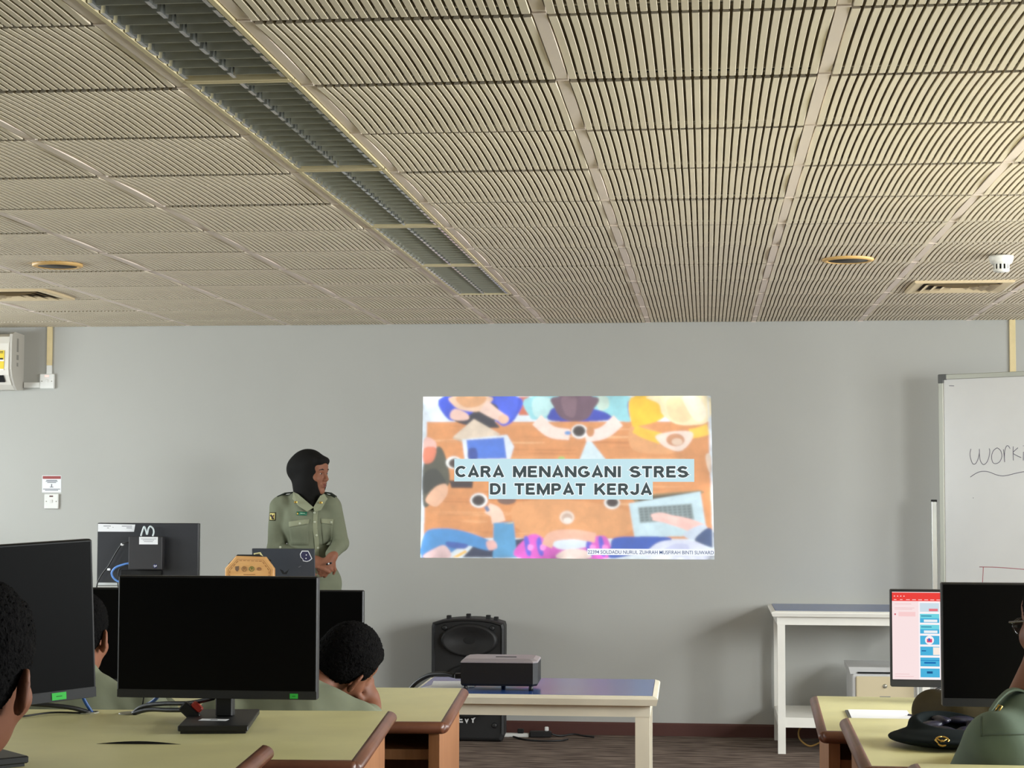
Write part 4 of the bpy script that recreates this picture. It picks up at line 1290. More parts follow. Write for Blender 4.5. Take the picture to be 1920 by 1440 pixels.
pq = thing('plaque', 'octagonal wooden plaque with four crests standing before the laptop', 'plaque', (-2.283, 9.115, 0.8305), 0)
PW = wood_mat('plaque_wood', srgb(214, 156, 92), srgb(234, 186, 122), (2, 2, 10), 0.4)
hw, h = 0.126, 0.222
oc = [(-hw, 0.0), (hw, 0.0), (hw, h - 0.062), (hw - 0.045, h - 0.004), (-hw + 0.055, h), (-hw, h - 0.062)]
def octp(s, dz=0.0): return [(x * s, h / 2 + (z - h / 2) * s + dz) for x, z in oc]
MB().rings([[(x, 0.014, z) for x, z in octp(1.0)][::-1], [(x, -0.006, z) for x, z in octp(1.0)][::-1], [(x, -0.011, z) for x, z in octp(0.955)][::-1]]).build('board', PW, pq)
DKW = mat('engraved_line', srgb(150, 98, 52), 0.6)
b = MB()
i1 = octp(0.80)
for i in range(len(i1)):
    p, q = Vector((i1[i][0], i1[i][1])), Vector((i1[(i + 1) % len(i1)][0], i1[(i + 1) % len(i1)][1]))
    n_ = max(2, int((q - p).length / 0.018))
    for k in range(n_):
        a_, c_ = p.lerp(q, (k + 0.1) / n_), p.lerp(q, (k + 0.8) / n_)
        b.tube([(a_.x, -0.0112, a_.y), (c_.x, -0.0112, c_.y)], 0.0013, 6)
b.build('border', DKW, pq)
i2 = octp(0.86)
b = MB()
for i in range(len(i2)):
    p, q = i2[i], i2[(i + 1) % len(i2)]
    b.tube([(p[0], -0.0112, p[1]), (q[0], -0.0112, q[1])], 0.0008, 6)
b.build('border_line', DKW, pq)
cr_x = (-0.063, -0.026, 0.012, 0.050)
CRM = [mat('crest_%s' % n_, srgb(*c), 0.5) for n_, c in (('grey', (120, 96, 76)), ('bronze', (150, 110, 66)), ('green', (112, 120, 52)), ('brown', (158, 112, 72)))]
for k in range(4):
    z0 = 0.158
    if k == 0:
        MB().prism([(-0.009, 0.012), (-0.009, -0.004), (0, -0.014), (0.009, -0.004), (0.009, 0.014)], -0.0135, -0.0105, 'y', Matrix.Translation((cr_x[k], 0, z0))).build('crest', CRM[k], pq)
    else:
        r1 = 0.0135 if k < 3 else 0.012
        b = MB().lathe([(r1 * 0.75, 0.0105), (r1 * 0.8, 0.0135), (r1, 0.0135), (r1, 0.0105)], 20, axis='y', M=Matrix.Translation((cr_x[k], 0, z0)) @ Matrix.Scale(0.7 if k == 3 else 1.0, 4, (0, 0, 1)))
        b.prism([(-0.006, 0.004), (0, -0.007), (0.006, 0.004), (0.0, 0.009)], -0.013, -0.0105, 'y', Matrix.Translation((cr_x[k], 0, z0)))
        b.build('crest', CRM[k], pq)
MB().box(-0.03, 0.03, -0.0116, -0.0105, 0.128, 0.131).build('inscription', DKW, pq)
MB().prism([(-0.135, 0.0), (0.10, 0.0), (0.10, h - 0.02), (0.04, h + 0.006), (-0.07, h + 0.006), (-0.115, h - 0.04)], 0.016, 0.034, 'y').build('black_backing', M_BLACKM, pq)

rm = thing('monitor', 'black monitor seen from behind with small computer mounted on it', 'monitor', (-2.926, 9.5, 0.878), 0, 'flat computer monitors')
MB().cbox(-0.273, 0.273, -0.02, 0.02, 0, 0.330, 0.003).build('panel', mat('monitor_back', srgb(44, 45, 50), 0.4), rm)
MB().box(-0.27, 0.27, -0.021, -0.0195, 0.003, 0.016).build('silver_strip', mat('silver_strip', srgb(200, 204, 206), 0.4), rm)
MB().cbox(-0.14, 0.08, -0.034, -0.0195, 0.058, 0.084, 0.003).build('vesa_bracket', M_BLACKM, rm)
MB().prism([(-0.27, 0.284), (-0.27, 0.325), (-0.068, 0.322), (-0.074, 0.284)], -0.0215, -0.0195, 'y').build('paper_label', M_PAPER, rm)
b = MB()
for x0, x1, z in ((-0.24, -0.20, 0.312), (-0.22, -0.21, 0.302), (-0.14, -0.085, 0.312), (-0.115, -0.085, 0.303), (-0.19, -0.186, 0.306)):
    b.box(x0, x1, -0.0220, -0.0215, z, z + 0.003)
b.build('label_print', M_INK, rm)
MB().cbox(-0.03, 0.03, -0.01, 0.03, -0.045, 0.02, 0.003).build('stand_post', M_BLACK, rm)
MB().cbox(-0.11, 0.11, -0.10, 0.10, -0.0475, -0.035, 0.003).build('stand_base', M_BLACK, rm)
pc = thing('mini_computer', 'small black desktop computer fixed to the back of a monitor', 'computer', (-2.919, 9.4385, 0.967), 0)
PCM = mat('pc_case', srgb(46, 45, 48), 0.5)
MB().cbox(-0.090, 0.090, -0.020, 0.0265, 0, 0.172, 0.003).build('case', PCM, pc)
MB().box(-0.033, 0.067, -0.0215, -0.0199, 0.131, 0.170).build('paper_label', M_PAPER, pc)
b = MB()
for z, w in ((0.159, 0.042), (0.152, 0.030), (0.145, 0.024)):
    b.box(0.017 - w, 0.017 + w, -0.0219, -0.0215, z, z + 0.002)
b.build('label_print', M_INK, pc)
MB().lathe([(0, 0.0006), (0.011, 0.0006), (0.011, 0), (0, 0)], 20, axis='y', M=Matrix.Translation((0.055, -0.02, 0.018))).build('logo_disc', mat('blue_logo', srgb(36, 40, 92), 0.4), pc)
b = MB()
for dx, z0, z1 in ((-0.003, 0.012, 0.024), (0.002, 0.014, 0.021), (0.006, 0.017, 0.025)):
    b.box(0.055 + dx - 0.001, 0.055 + dx + 0.001, -0.0214, -0.0206, z0, z1)
b.build('logo_strokes', M_PAPER, pc)
CLEAR = mat('pale_cable', srgb(214, 226, 230), 0.3)
cable('tied_cable', 'pale looped cable tied above the small computer', [(-2.945, 9.425, 1.141), (-2.938, 9.424, 1.165), (-2.928, 9.424, 1.190), (-2.918, 9.424, 1.168), (-2.912, 9.424, 1.150), (-2.905, 9.424, 1.180), (-2.895, 9.424, 1.192), (-2.880, 9.424, 1.180), (-2.876, 9.424, 1.160), (-2.882, 9.425, 1.141)], 0.0045, CLEAR)
cable('display_cable', 'black display cable with white tags left of the small computer', [(-3.011, 9.44, 1.105), (-3.03, 9.44, 1.106), (-3.06, 9.445, 1.09), (-3.10, 9.45, 1.03), (-3.125, 9.45, 0.985), (-3.16, 9.45, 0.94), (-3.185, 9.45, 0.89), (-3.19, 9.45, 0.835)], 0.004, M_BLACK)
for i, (x, z) in enumerate(((-3.052, 1.096), (-3.122, 0.965))):
    o = MB().cbox(-0.008, 0.008, -0.006, 0.006, -0.006, 0.006, 0.002).build('cable_tag', M_PAPER, None, (x, 9.446, z))
    tag(o, ('white tag on the black cable beside the small computer', 'white tag lower down the black cable near blue cable')[i], 'cable tag', 'white cable tags')
cable('network_cable', 'bright blue network cable curving out of the small computer', [(-3.010, 9.44, 0.998), (-3.04, 9.44, 0.992), (-3.085, 9.44, 0.975), (-3.105, 9.44, 0.945), (-3.085, 9.44, 0.912), (-3.03, 9.44, 0.885), (-2.99, 9.45, 0.84)], 0.0055, mat('bright_blue_cable', srgb(92, 140, 214), 0.4))
cable('signal_cable', 'thin dark cable below the blue one behind monitors', [(-3.010, 9.44, 0.983), (-3.04, 9.44, 0.980), (-3.065, 9.44, 0.965), (-3.072, 9.44, 0.92), (-3.07, 9.45, 0.84)], 0.003, M_BLACK)

# ------------------------------------------------------------------ small things on the right desks
o = MB().rings([[(0.0, 0.0, 0), (0.172, 0.0, 0), (0.172, 0.20, 0), (0.0, 0.20, 0)], [(0.0, 0.0, 0.003), (0.172, 0.0, 0.003), (0.172, 0.20, 0.003), (0.0, 0.20, 0.003)]]).build('clipboard', mat('dark_clipboard', srgb(84, 84, 80), 0.5), None, (0.418, 5.585, 0.7175), (0, 0, math.radians(-1)))
tag(o, 'grey clipboard under the white sheet on far right desk', 'clipboard')
o = MB().box(0.006, 0.184, -0.012, 0.205, 0, 0.0012).build('paper_sheet', M_PAPER, None, (0.420, 5.588, 0.7206), (0, 0, math.radians(-1.4)))
tag(o, 'white sheet of paper on clipboard, far right desk', 'paper')
o = MB().tube([(0.600, 5.66, 0.7222), (0.66, 5.58, 0.7222)], [0.0045, 0.0045], 10).build('pen', mat('navy_pen', srgb(48, 48, 84), 0.4))
tag(o, 'dark blue pen beside the paper on far right desk', 'pen')
cable('signal_cable', 'black cable hanging below the lit monitor edge', [(0.74, 5.98, 0.775), (0.715, 5.97, 0.762), (0.73, 5.96, 0.748), (0.79, 5.96, 0.745)], 0.004, M_BLACK)
# ------------------------------------------------------------------ soft bodies from blended distance fields
class SDF:
    def __init__(self):
        self.p = []
    def _r(self, R):
        return np.array(R, dtype=np.float32) if R is not None else np.eye(3, dtype=np.float32)
    def ell(self, c, r, R=None, k=0.02, op='u'):
        self.p.append(('e', np.array(c, float), np.array(r, float), self._r(R), k, op))
        return self
    def cap(self, a, b, r0, r1, k=0.02, op='u', flat=None):
        self.p.append(('c', np.array(a, float), np.array(b, float), (r0, r1), k, op))
        return self
    def chain(self, pts, rs, k=0.02, op='u'):
        for i in range(len(pts) - 1):
            self.cap(pts[i], pts[i + 1], rs[i], rs[i + 1], k if i == 0 else min(k, 0.012), op)
        return self
    def box(self, c, h, R=None, rnd=0.01, k=0.01, op='u'):
        self.p.append(('b', np.array(c, float), np.array(h, float), self._r(R), k, op, rnd))
        return self
    def bounds(self):
        lo, hi = np.full(3, 1e9), np.full(3, -1e9)
        for q in self.p:
            if q[5] != 'u':
                continue
            a, b = self._bb(q)
            lo, hi = np.minimum(lo, a), np.maximum(hi, b)
        return lo, hi
    def _bb(self, q):
        if q[0] == 'e':
            e = np.abs(q[3]) @ q[2]
            return q[1] - e, q[1] + e
        if q[0] == 'b':
            e = np.abs(q[3]) @ (q[2] + q[6])
            return q[1] - e, q[1] + e
        m = max(q[3])
        return np.minimum(q[1], q[2]) - m, np.maximum(q[1], q[2]) + m
    def mesh(self, h=0.005, smooth=2, clip=None):
        lo, hi = self.bounds()
        if clip:
            lo, hi = np.maximum(lo, clip[0]), np.minimum(hi, clip[1])
        lo, hi = lo - 4 * h, hi + 4 * h
        n = np.ceil((hi - lo) / h).astype(int) + 1
        ax = [(lo[i] + h * np.arange(n[i])).astype(np.float32) for i in range(3)]
        V = np.full(n, 0.25, dtype=np.float32)
        for q in self.p:
            a, b = self._bb(q)
            k = q[4]
            mg = k + 3 * h + 0.004
            i0 = np.clip(np.floor((a - mg - lo) / h).astype(int), 0, n)
            i1 = np.clip(np.ceil((b + mg - lo) / h).astype(int) + 1, 0, n)
            if np.any(i1 <= i0):
                continue
            X, Yv, Zv = np.meshgrid(ax[0][i0[0]:i1[0]], ax[1][i0[1]:i1[1]], ax[2][i0[2]:i1[2]], indexing='ij', sparse=True)
            if q[0] in 'eb':
                dx, dy, dz = X - q[1][0], Yv - q[1][1], Zv - q[1][2]
                R = q[3]
                lx = dx * R[0, 0] + dy * R[1, 0] + dz * R[2, 0]
                ly = dx * R[0, 1] + dy * R[1, 1] + dz * R[2, 1]
                lz = dx * R[0, 2] + dy * R[1, 2] + dz * R[2, 2]
                if q[0] == 'e':
                    r = q[2]
                    k0 = np.sqrt((lx / r[0]) ** 2 + (ly / r[1]) ** 2 + (lz / r[2]) ** 2)
                    k1 = np.sqrt((lx / r[0] ** 2) ** 2 + (ly / r[1] ** 2) ** 2 + (lz / r[2] ** 2) ** 2) + 1e-6
                    d = k0 * (k0 - 1) / k1
                    d = np.where(k0 < 1e-3, -min(r), d)
                else:
                    hx = q[2]
                    qx, qy, qz = np.abs(lx) - hx[0], np.abs(ly) - hx[1], np.abs(lz) - hx[2]
                    d = np.sqrt(np.maximum(qx, 0) ** 2 + np.maximum(qy, 0) ** 2 + np.maximum(qz, 0) ** 2) + np.minimum(np.maximum(qx, np.maximum(qy, qz)), 0) - q[6]
            else:
                A, B = q[1], q[2]
                ba = B - A
                L2 = float(ba @ ba) + 1e-9
                dx, dy, dz = X - A[0], Yv - A[1], Zv - A[2]
                t = np.clip((dx * ba[0] + dy * ba[1] + dz * ba[2]) / L2, 0, 1)
                d = np.sqrt((dx - t * ba[0]) ** 2 + (dy - t * ba[1]) ** 2 + (dz - t * ba[2]) ** 2) - (q[3][0] + (q[3][1] - q[3][0]) * t)
            d = d.astype(np.float32)
            sl = (slice(i0[0], i1[0]), slice(i0[1], i1[1]), slice(i0[2], i1[2]))
            cur = V[sl]
            if q[5] == 'u':
                hh = np.clip(0.5 + 0.5 * (cur - d) / k, 0, 1)
                V[sl] = cur + (d - cur) * hh - k * hh * (1 - hh)
            else:
                nd = -d
                hh = np.clip(0.5 + 0.5 * (nd - cur) / k, 0, 1)
                V[sl] = cur + (nd - cur) * hh + k * hh * (1 - hh)
        V[0], V[-1] = 0.25, 0.25
        V[:, 0], V[:, -1] = 0.25, 0.25
        V[:, :, 0], V[:, :, -1] = 0.25, 0.25
        s = V < 0
        cnt = np.zeros(np.array(n) - 1, dtype=np.int8)
        for a in (0, 1):
            for b in (0, 1):
                for c in (0, 1):
                    cnt += s[a:n[0] - 1 + a, b:n[1] - 1 + b, c:n[2] - 1 + c]
        act = (cnt > 0) & (cnt < 8)
        I, J, K = np.nonzero(act)
        idx = np.full(act.shape, -1, dtype=np.int32)
        idx[I, J, K] = np.arange(len(I))
        pos = np.zeros((len(I), 3))
        num = np.zeros(len(I))
        cs = [(a, b, c) for a in (0, 1) for b in (0, 1) for c in (0, 1)]
        for p in cs:
            for axn in range(3):
                if p[axn]:
                    continue
                q2 = list(p)
                q2[axn] = 1
                v0 = V[I + p[0], J + p[1], K + p[2]]
                v1 = V[I + q2[0], J + q2[1], K + q2[2]]
                cr = (v0 < 0) != (v1 < 0)
                t = np.where(cr, v0 / np.where(cr, v0 - v1, 1), 0)
                pt = np.array(p, float)[None, :].repeat(len(I), 0)
                pt[:, axn] = t
                pos[cr] += pt[cr]
                num[cr] += 1
        pos = pos / num[:, None] + np.stack([I, J, K], 1)
        pos = lo + pos * h
        quads = []
        S0 = s
        d = S0[:-1, 1:-1, 1:-1] != S0[1:, 1:-1, 1:-1]
        i, j, k = np.nonzero(d)
        j, k = j + 1, k + 1
        q_ = np.stack([idx[i, j - 1, k - 1], idx[i, j, k - 1], idx[i, j, k], idx[i, j - 1, k]], 1)
        fl = ~S0[i, j, k]
        q_[fl] = q_[fl][:, ::-1]
        quads.append(q_)
        d = S0[1:-1, :-1, 1:-1] != S0[1:-1, 1:, 1:-1]
        i, j, k = np.nonzero(d)
        i, k = i + 1, k + 1
        q_ = np.stack([idx[i - 1, j, k - 1], idx[i - 1, j, k], idx[i, j, k], idx[i, j, k - 1]], 1)
        fl = ~S0[i, j, k]
        q_[fl] = q_[fl][:, ::-1]
        quads.append(q_)
        d = S0[1:-1, 1:-1, :-1] != S0[1:-1, 1:-1, 1:]
        i, j, k = np.nonzero(d)
        i, j = i + 1, j + 1
        q_ = np.stack([idx[i - 1, j - 1, k], idx[i, j - 1, k], idx[i, j, k], idx[i - 1, j, k]], 1)
        fl = ~S0[i, j, k]
        q_[fl] = q_[fl][:, ::-1]
        quads.append(q_)
        Q = np.concatenate(quads)
        for _ in range(smooth):
            acc = np.zeros_like(pos)
            c = np.zeros(len(pos))
            for a in range(4):
                b = (a + 1) % 4
                np.add.at(acc, Q[:, a], pos[Q[:, b]])
                np.add.at(acc, Q[:, b], pos[Q[:, a]])
                np.add.at(c, Q[:, a], 1)
                np.add.at(c, Q[:, b], 1)
            pos = pos * 0.5 + 0.5 * acc / c[:, None]
        return pos, Q

def sdf_obj(name, sdf, m, parent=None, h=0.005, smooth=2, origin=(0, 0, 0), clip=None, disp=None):
    P, Q = sdf.mesh(h, smooth, clip)
    if disp is not None:
        P = disp(P)
    P = P - np.array(origin)[None, :]
    me = bpy.data.meshes.new(name)
    me.vertices.add(len(P))
    me.vertices.foreach_set('co', P.astype(np.float32).ravel())
    me.loops.add(len(Q) * 4)
    me.loops.foreach_set('vertex_index', Q.astype(np.int32).ravel())
    me.polygons.add(len(Q))
    me.polygons.foreach_set('loop_start', np.arange(0, len(Q) * 4, 4, dtype=np.int32))
    me.polygons.foreach_set('loop_total', np.full(len(Q), 4, dtype=np.int32))
    me.polygons.foreach_set('use_smooth', np.ones(len(Q), dtype=bool))
    me.materials.append(m)
    me.update(calc_edges=True)
    me.validate()
    o = bpy.data.objects.new(name, me)
    COL.objects.link(o)
    if parent is not None:
        o.parent = parent
    else:
        o.location = origin
    return o

def frame(fwd, up):
    # columns: right-hand x, forward y, up z
    f = Vector(fwd).normalized()
    u = Vector(up)
    u = (u - f * u.dot(f)).normalized()
    x = f.cross(u)
    return np.array([[x[i], f[i], u[i]] for i in range(3)])

class Head:
    def __init__(self, c, fwd, up, s=1.0):
        self.c, self.R, self.s = np.array(c, float), frame(fwd, up), s
    def w(self, p):
        return self.c + self.R @ (np.array(p, float) * self.s)
    def e(self, sd, p, r, k=0.015, op='u', tilt=None):
        R = self.R if tilt is None else self.R @ tilt
        sd.ell(self.w(p), np.array(r) * self.s, R, k, op)
    def cp(self, sd, a, b, r0, r1, k=0.01, op='u'):
        sd.cap(self.w(a), self.w(b), r0 * self.s, r1 * self.s, k, op)
    def build(self, sd, ears=True):
        self.e(sd, (0, -0.014, 0.045), (0.074, 0.094, 0.082))
        self.e(sd, (0, 0.030, -0.012), (0.062, 0.066, 0.080), 0.03)
        self.e(sd, (0, 0.040, -0.070), (0.046, 0.048, 0.040), 0.03)
        self.e(sd, (0, 0.078, -0.098), (0.022, 0.018, 0.016), 0.02)
        self.e(sd, (0, 0.070, 0.050), (0.052, 0.026, 0.036), 0.03)
        for sx in (-1, 1):
            self.e(sd, (sx * 0.040, 0.062, -0.022), (0.026, 0.026, 0.026), 0.02)
            self.e(sd, (sx * 0.031, 0.102, 0.008), (0.017, 0.014, 0.010), 0.012, 's')
            self.e(sd, (sx * 0.031, 0.079, 0.007), (0.015, 0.012, 0.011), 0.003)
            self.cp(sd, (sx * 0.012, 0.094, 0.026), (sx * 0.044, 0.082, 0.024), 0.007, 0.005, 0.012)
            if ears:
                t = np.array([[math.cos(0.62 * sx), -math.sin(0.62 * sx), 0], [math.sin(0.62 * sx), math.cos(0.62 * sx), 0], [0, 0, 1]])
                self.e(sd, (sx * 0.085, -0.014, -0.004), (0.008, 0.020, 0.033), 0.008, 'u', t)
                self.e(sd, (sx * 0.077, 0.000, -0.028), (0.008, 0.010, 0.013), 0.008)
                self.e(sd, (sx * 0.090, -0.006, 0.002), (0.006, 0.010, 0.018), 0.006, 's', t)
        self.cp(sd, (0, 0.094, 0.014), (0, 0.112, -0.024), 0.008, 0.011, 0.012)
        self.e(sd, (0.012, 0.101, -0.030), (0.009, 0.011, 0.008), 0.006)
        self.e(sd, (-0.012, 0.101, -0.030), (0.009, 0.011, 0.008), 0.006)
        self.e(sd, (0, 0.092, -0.056), (0.024, 0.013, 0.007), 0.008)
        self.e(sd, (0, 0.090, -0.068), (0.020, 0.013, 0.007), 0.006)
        self.e(sd, (0, 0.106, -0.062), (0.026, 0.006, 0.0018), 0.004, 's')

def hand(sd, wrist, fwd, up, s=1.0, curls=(0.5, 0.5, 0.5, 0.5), thumb=(0.5, 0.4), side=1, spread=0.05):
    # palm runs along fwd, back of hand faces up, side=+1: thumb on local +x
    R = frame(fwd, up)
    w0 = np.array(wrist, float)
    W = lambda p: w0 + R @ (np.array(p, float) * s)
    sd.ell(W((0, 0.045, 0)), np.array((0.040, 0.054, 0.015)) * s, R, 0.012)
    sd.cap(W((0, -0.02, 0)), W((0, 0.03, 0)), 0.026 * s, 0.026 * s, 0.02)
    xs = (0.028, 0.0095, -0.0095, -0.027)
    ln = (0.070, 0.078, 0.073, 0.058)
    for i in range(4):
        a = 0.0
        p = np.array((xs[i] * side, 0.082 if i in (1, 2) else 0.076, 0.002))
        d0 = (xs[i] * side) * spread / 0.03
        pts, rs = [W(p)], [0.0090 * s]
        for j, f in enumerate((0.46, 0.30, 0.24)):
            a += curls[i] * (0.8 if j == 0 else 1.0)
            p = p + ln[i] * f * np.array((d0 * 0.5, math.cos(a), -math.sin(a)))
            pts.append(W(p))
            rs.append((0.0085, 0.0078, 0.0066)[j] * s)
        sd.chain(pts, rs, 0.005)
    p = np.array((0.030 * side, 0.020, -0.006))
    a1, a2 = thumb
    d1 = np.array((math.sin(0.9) * side, math.cos(0.9), -math.sin(a1)))
    d1 /= np.linalg.norm(d1)
    q = p + 0.036 * d1
    d2 = np.array((math.sin(0.45) * side, math.cos(0.45), -math.sin(a1 + a2)))
    d2 /= np.linalg.norm(d2)
    r = q + 0.030 * d2
    sd.chain([W(p), W(q), W(r)], [0.013 * s, 0.0105 * s, 0.008 * s], 0.008)

def hair_cap(hd, sd, grow=0.010, low=-0.035, front=0.035):
    e = hd.e
    e(sd, (0, -0.016, 0.047), (0.074 + grow, 0.094 + grow, 0.082 + grow * 1.2))
    e(sd, (0, 0.052, 0.092), (0.050, 0.032, 0.025), 0.02)
    e(sd, (0, -0.045, 0.0), (0.066 + grow * 0.6, 0.058 + grow * 0.6, 0.062), 0.02)
    # open the face, the ears and the nape
    e(sd, (0, 0.130, -0.02), (0.14, 0.085, 0.085), 0.01, 's')
    e(sd, (0, 0.02, -0.148), (0.16, 0.16, 0.085), 0.012, 's')
    for sx in (-1, 1):
        e(sd, (sx * 0.090, 0.012, -0.028), (0.030, 0.030, 0.052), 0.008, 's')

def fold(P, amp=0.004, seed=0.0):
    x, y, z = P[:, 0], P[:, 1], P[:, 2]
    d = np.sin(38 * z + 21 * x + 4 * np.sin(17 * x + seed) + seed) * np.sin(15 * x + 9 * z + seed * 2)
    Q = P.copy()
    Q[:, 1] += amp * d
    return Q

# ------------------------------------------------------------------ the presenter
PBASE = (-2.155, 9.86, 0.0)
bd = SDF()
HC = (-2.136, 9.86, 1.470)
hd = Head(HC, (0.93, -0.36, -0.06), (0.03, -0.02, 1.0), 0.93)
hd.build(bd, ears=False)
bd.cap((-2.145, 9.875, 1.41), (-2.152, 9.875, 1.30), 0.050, 0.056)
bd.ell((-2.150, 9.87, 1.20), (0.145, 0.090, 0.14), None, 0.04)
bd.ell((-2.145, 9.87, 1.02), (0.120, 0.085, 0.16), None, 0.04)
bd.ell((-2.135, 9.87, 0.88), (0.150, 0.100, 0.13), None, 0.04)
for sx in (-1, 1):
    bd.chain([(-2.135 + sx * 0.078, 9.87, 0.84), (-2.135 + sx * 0.085, 9.865, 0.47), (-2.135 + sx * 0.085, 9.885, 0.08)], [0.085, 0.058, 0.040], 0.03)
    bd.cap((-2.135 + sx * 0.087, 9.90, 0.035), (-2.135 + sx * 0.10, 9.76, 0.028), 0.036, 0.03, 0.02)
# her right arm (picture left) and left arm (picture right), hands meeting at the waist
sL, eL, wL = (-2.308, 9.87, 1.290), (-2.328, 9.86, 1.060), (-2.130, 9.715, 1.010)
sR, eR, wR = (-2.022, 9.87, 1.285), (-1.966, 9.84, 1.095), (-1.992, 9.725, 1.030)
bd.chain([sL, eL, wL], [0.048, 0.038, 0.026], 0.03)
bd.chain([sR, eR, wR], [0.048, 0.038, 0.025], 0.03)
hand(bd, (-2.112, 9.705, 1.010), (0.93, -0.12, -0.22), (0.10, -0.80, 0.50), 0.94, (0.28, 0.32, 0.40, 0.50), (0.1, 0.1), 1, 0.02)
hand(bd, (-1.990, 9.715, 1.018), (-0.42, -0.25, -0.72), (0.55, -0.50, 0.50), 0.90, (0.75, 0.8, 0.85, 0.9), (0.5, 0.3), -1, 0.02)
presenter = sdf_obj('person', bd, M_SKIN, None, 0.0042, 1, PBASE)
tag(presenter, 'standing person in black hijab and sage uniform shirt, hands together', 'person')
def pchild(name, sd, m, h=0.005, smooth=2, disp=None, parent=None, base=PBASE, clip=None):
    return sdf_obj(name, sd, m, parent or presenter, h, smooth, base, clip, disp)
# shirt
sh = SDF()
sh.ell((-2.150, 9.87, 1.215), (0.146, 0.100, 0.145), None, 0.04)
sh.ell((-2.150, 9.855, 1.185), (0.125, 0.108, 0.080), None, 0.04)
sh.ell((-2.143, 9.87, 1.02), (0.122, 0.096, 0.17), None, 0.05)
sh.ell((-2.130, 9.87, 0.875), (0.166, 0.116, 0.14), None, 0.05)
sh.cap((-2.285, 9.87, 1.315), (-2.030, 9.87, 1.315), 0.042, 0.042, 0.04)
sh.cap((-2.20, 9.88, 1.345), (-2.105, 9.88, 1.345), 0.046, 0.046, 0.03)
def arm(sd, a, b, c, r0, r1, r2):
    sd.chain([a, b, c], [r0, r1, r2], 0.025)
arm(sh, sL, eL, (-2.140, 9.722, 1.012), 0.058, 0.047, 0.036)
arm(sh, sR, eR, (-1.993, 9.738, 1.042), 0.056, 0.044, 0.034)
sh.box((-2.130, 9.87, 0.72), (0.25, 0.2, 0.035), None, 0.0, 0.004, 's')
sh.ell((-2.148, 9.83, 1.395), (0.040, 0.085, 0.075), None, 0.01, 's')
shirt = pchild('shirt', sh, M_SAGE, 0.0045, 2, lambda P: fold(P, 0.004, 0.7))
tr = SDF()
for sx in (-1, 1):
    tr.chain([(-2.135 + sx * 0.078, 9.87, 0.80), (-2.135 + sx * 0.085, 9.867, 0.47), (-2.135 + sx * 0.085, 9.885, 0.09)], [0.100, 0.080, 0.070], 0.03)
pchild('trousers', tr, M_TROUSER, 0.008, 2)
# hijab
hj = SDF()
he = hd.e
he(hj, (0, -0.022, 0.048), (0.089, 0.112, 0.098), 0.02)
he(hj, (0, -0.060, 0.020), (0.080, 0.085, 0.085), 0.03)
he(hj, (0, 0.016, -0.030), (0.080, 0.078, 0.100), 0.03)
hd.cp(hj, (-0.04, 0.078, 0.082), (0.04, 0.078, 0.082), 0.014, 0.014, 0.04)
he(hj, (0, -0.095, 0.022), (0.062, 0.060, 0.062), 0.03)
hj.chain([(-2.150, 9.865, 1.40), (-2.145, 9.855, 1.33), (-2.118, 9.800, 1.300)], [0.082, 0.070, 0.030], 0.04)
hj.cap((-2.165, 9.90, 1.42), (-2.185, 9.915, 1.36), 0.070, 0.060, 0.03)
he(hj, (0, 0.120, -0.022), (0.054, 0.078, 0.092), 0.008, 's')
pchild('hijab', hj, M_HIJAB, 0.0042, 2, lambda P: fold(P, 0.0025, 2.0))
# facial details
LIPM = mat('lip', srgb(118, 60, 54), 0.5)
BROW = mat('eyebrow', srgb(40, 28, 24), 0.8)
EYEW = mat('eye_white', srgb(210, 200, 192), 0.3)
EYED = mat('eye_iris', srgb(26, 18, 16), 0.2)
def face_bits(hd, parent, base):
    for sx in (-1, 1):
        s1 = SDF()
        hd.e(s1, (sx * 0.031, 0.0815, 0.007), (0.0125, 0.0105, 0.0058), 0.003)
        sdf_obj('eye', s1, EYEW, parent, 0.0022, 1, base)
        s1 = SDF()
        hd.e(s1, (sx * 0.030, 0.0905, 0.007), (0.0055, 0.0032, 0.0052), 0.002)
        sdf_obj('iris', s1, EYED, parent, 0.0015, 0, base)
        s1 = SDF()
        hd.cp(s1, (sx * 0.014, 0.0985, 0.028), (sx * 0.030, 0.0975, 0.033), 0.0035, 0.0035, 0.003)
        hd.cp(s1, (sx * 0.030, 0.0975, 0.033), (sx * 0.048, 0.086, 0.028), 0.0035, 0.0025, 0.003)
        sdf_obj('eyebrow', s1, BROW, parent, 0.0022, 1, base)
    s1 = SDF()
    hd.e(s1, (0, 0.0955, -0.0565), (0.020, 0.0105, 0.0055), 0.003)
    hd.e(s1, (0, 0.0935, -0.0675), (0.017, 0.0105, 0.0055), 0.003)
    sdf_obj('lips', s1, LIPM, parent, 0.0022, 1, base)
face_bits(hd, presenter, PBASE)
# collar, epaulettes, pockets, buttons, badges
def pm(mb, name, m, parent=None):
    o = mb.build(name, m, parent or presenter)
    o.location = (-PBASE[0], -PBASE[1], -PBASE[2])
    return o
def slab(pts, t=0.004):
    # thin closed sheet through ordered outline points, thickness towards -y
    P = [Vector(p) for p in pts]
    nrm = Vector((0, 0, 0))
    for i in range(len(P)):
        a, b = P[i], P[(i + 1) % len(P)]
        nrm += Vector(((a.y - b.y) * (a.z + b.z), (a.z - b.z) * (a.x + b.x), (a.x - b.x) * (a.y + b.y)))
    nrm.normalize()
    if nrm.y > 0:
        nrm = -nrm
        P.reverse()
    return MB().rings([[p - nrm * t * 0.5 for p in P], [p + nrm * t * 0.5 for p in P]])
SAGE2 = mat('sage_green_trim', srgb(150, 154, 128), 0.85, spec=0.2)
import mathutils
from mathutils.bvhtree import BVHTree
def surf(o, base):
    vs = [Vector(v.co) + Vector(base) for v in o.data.vertices]
    return BVHTree.FromPolygons(vs, [tuple(p.vertices) for p in o.data.polygons])
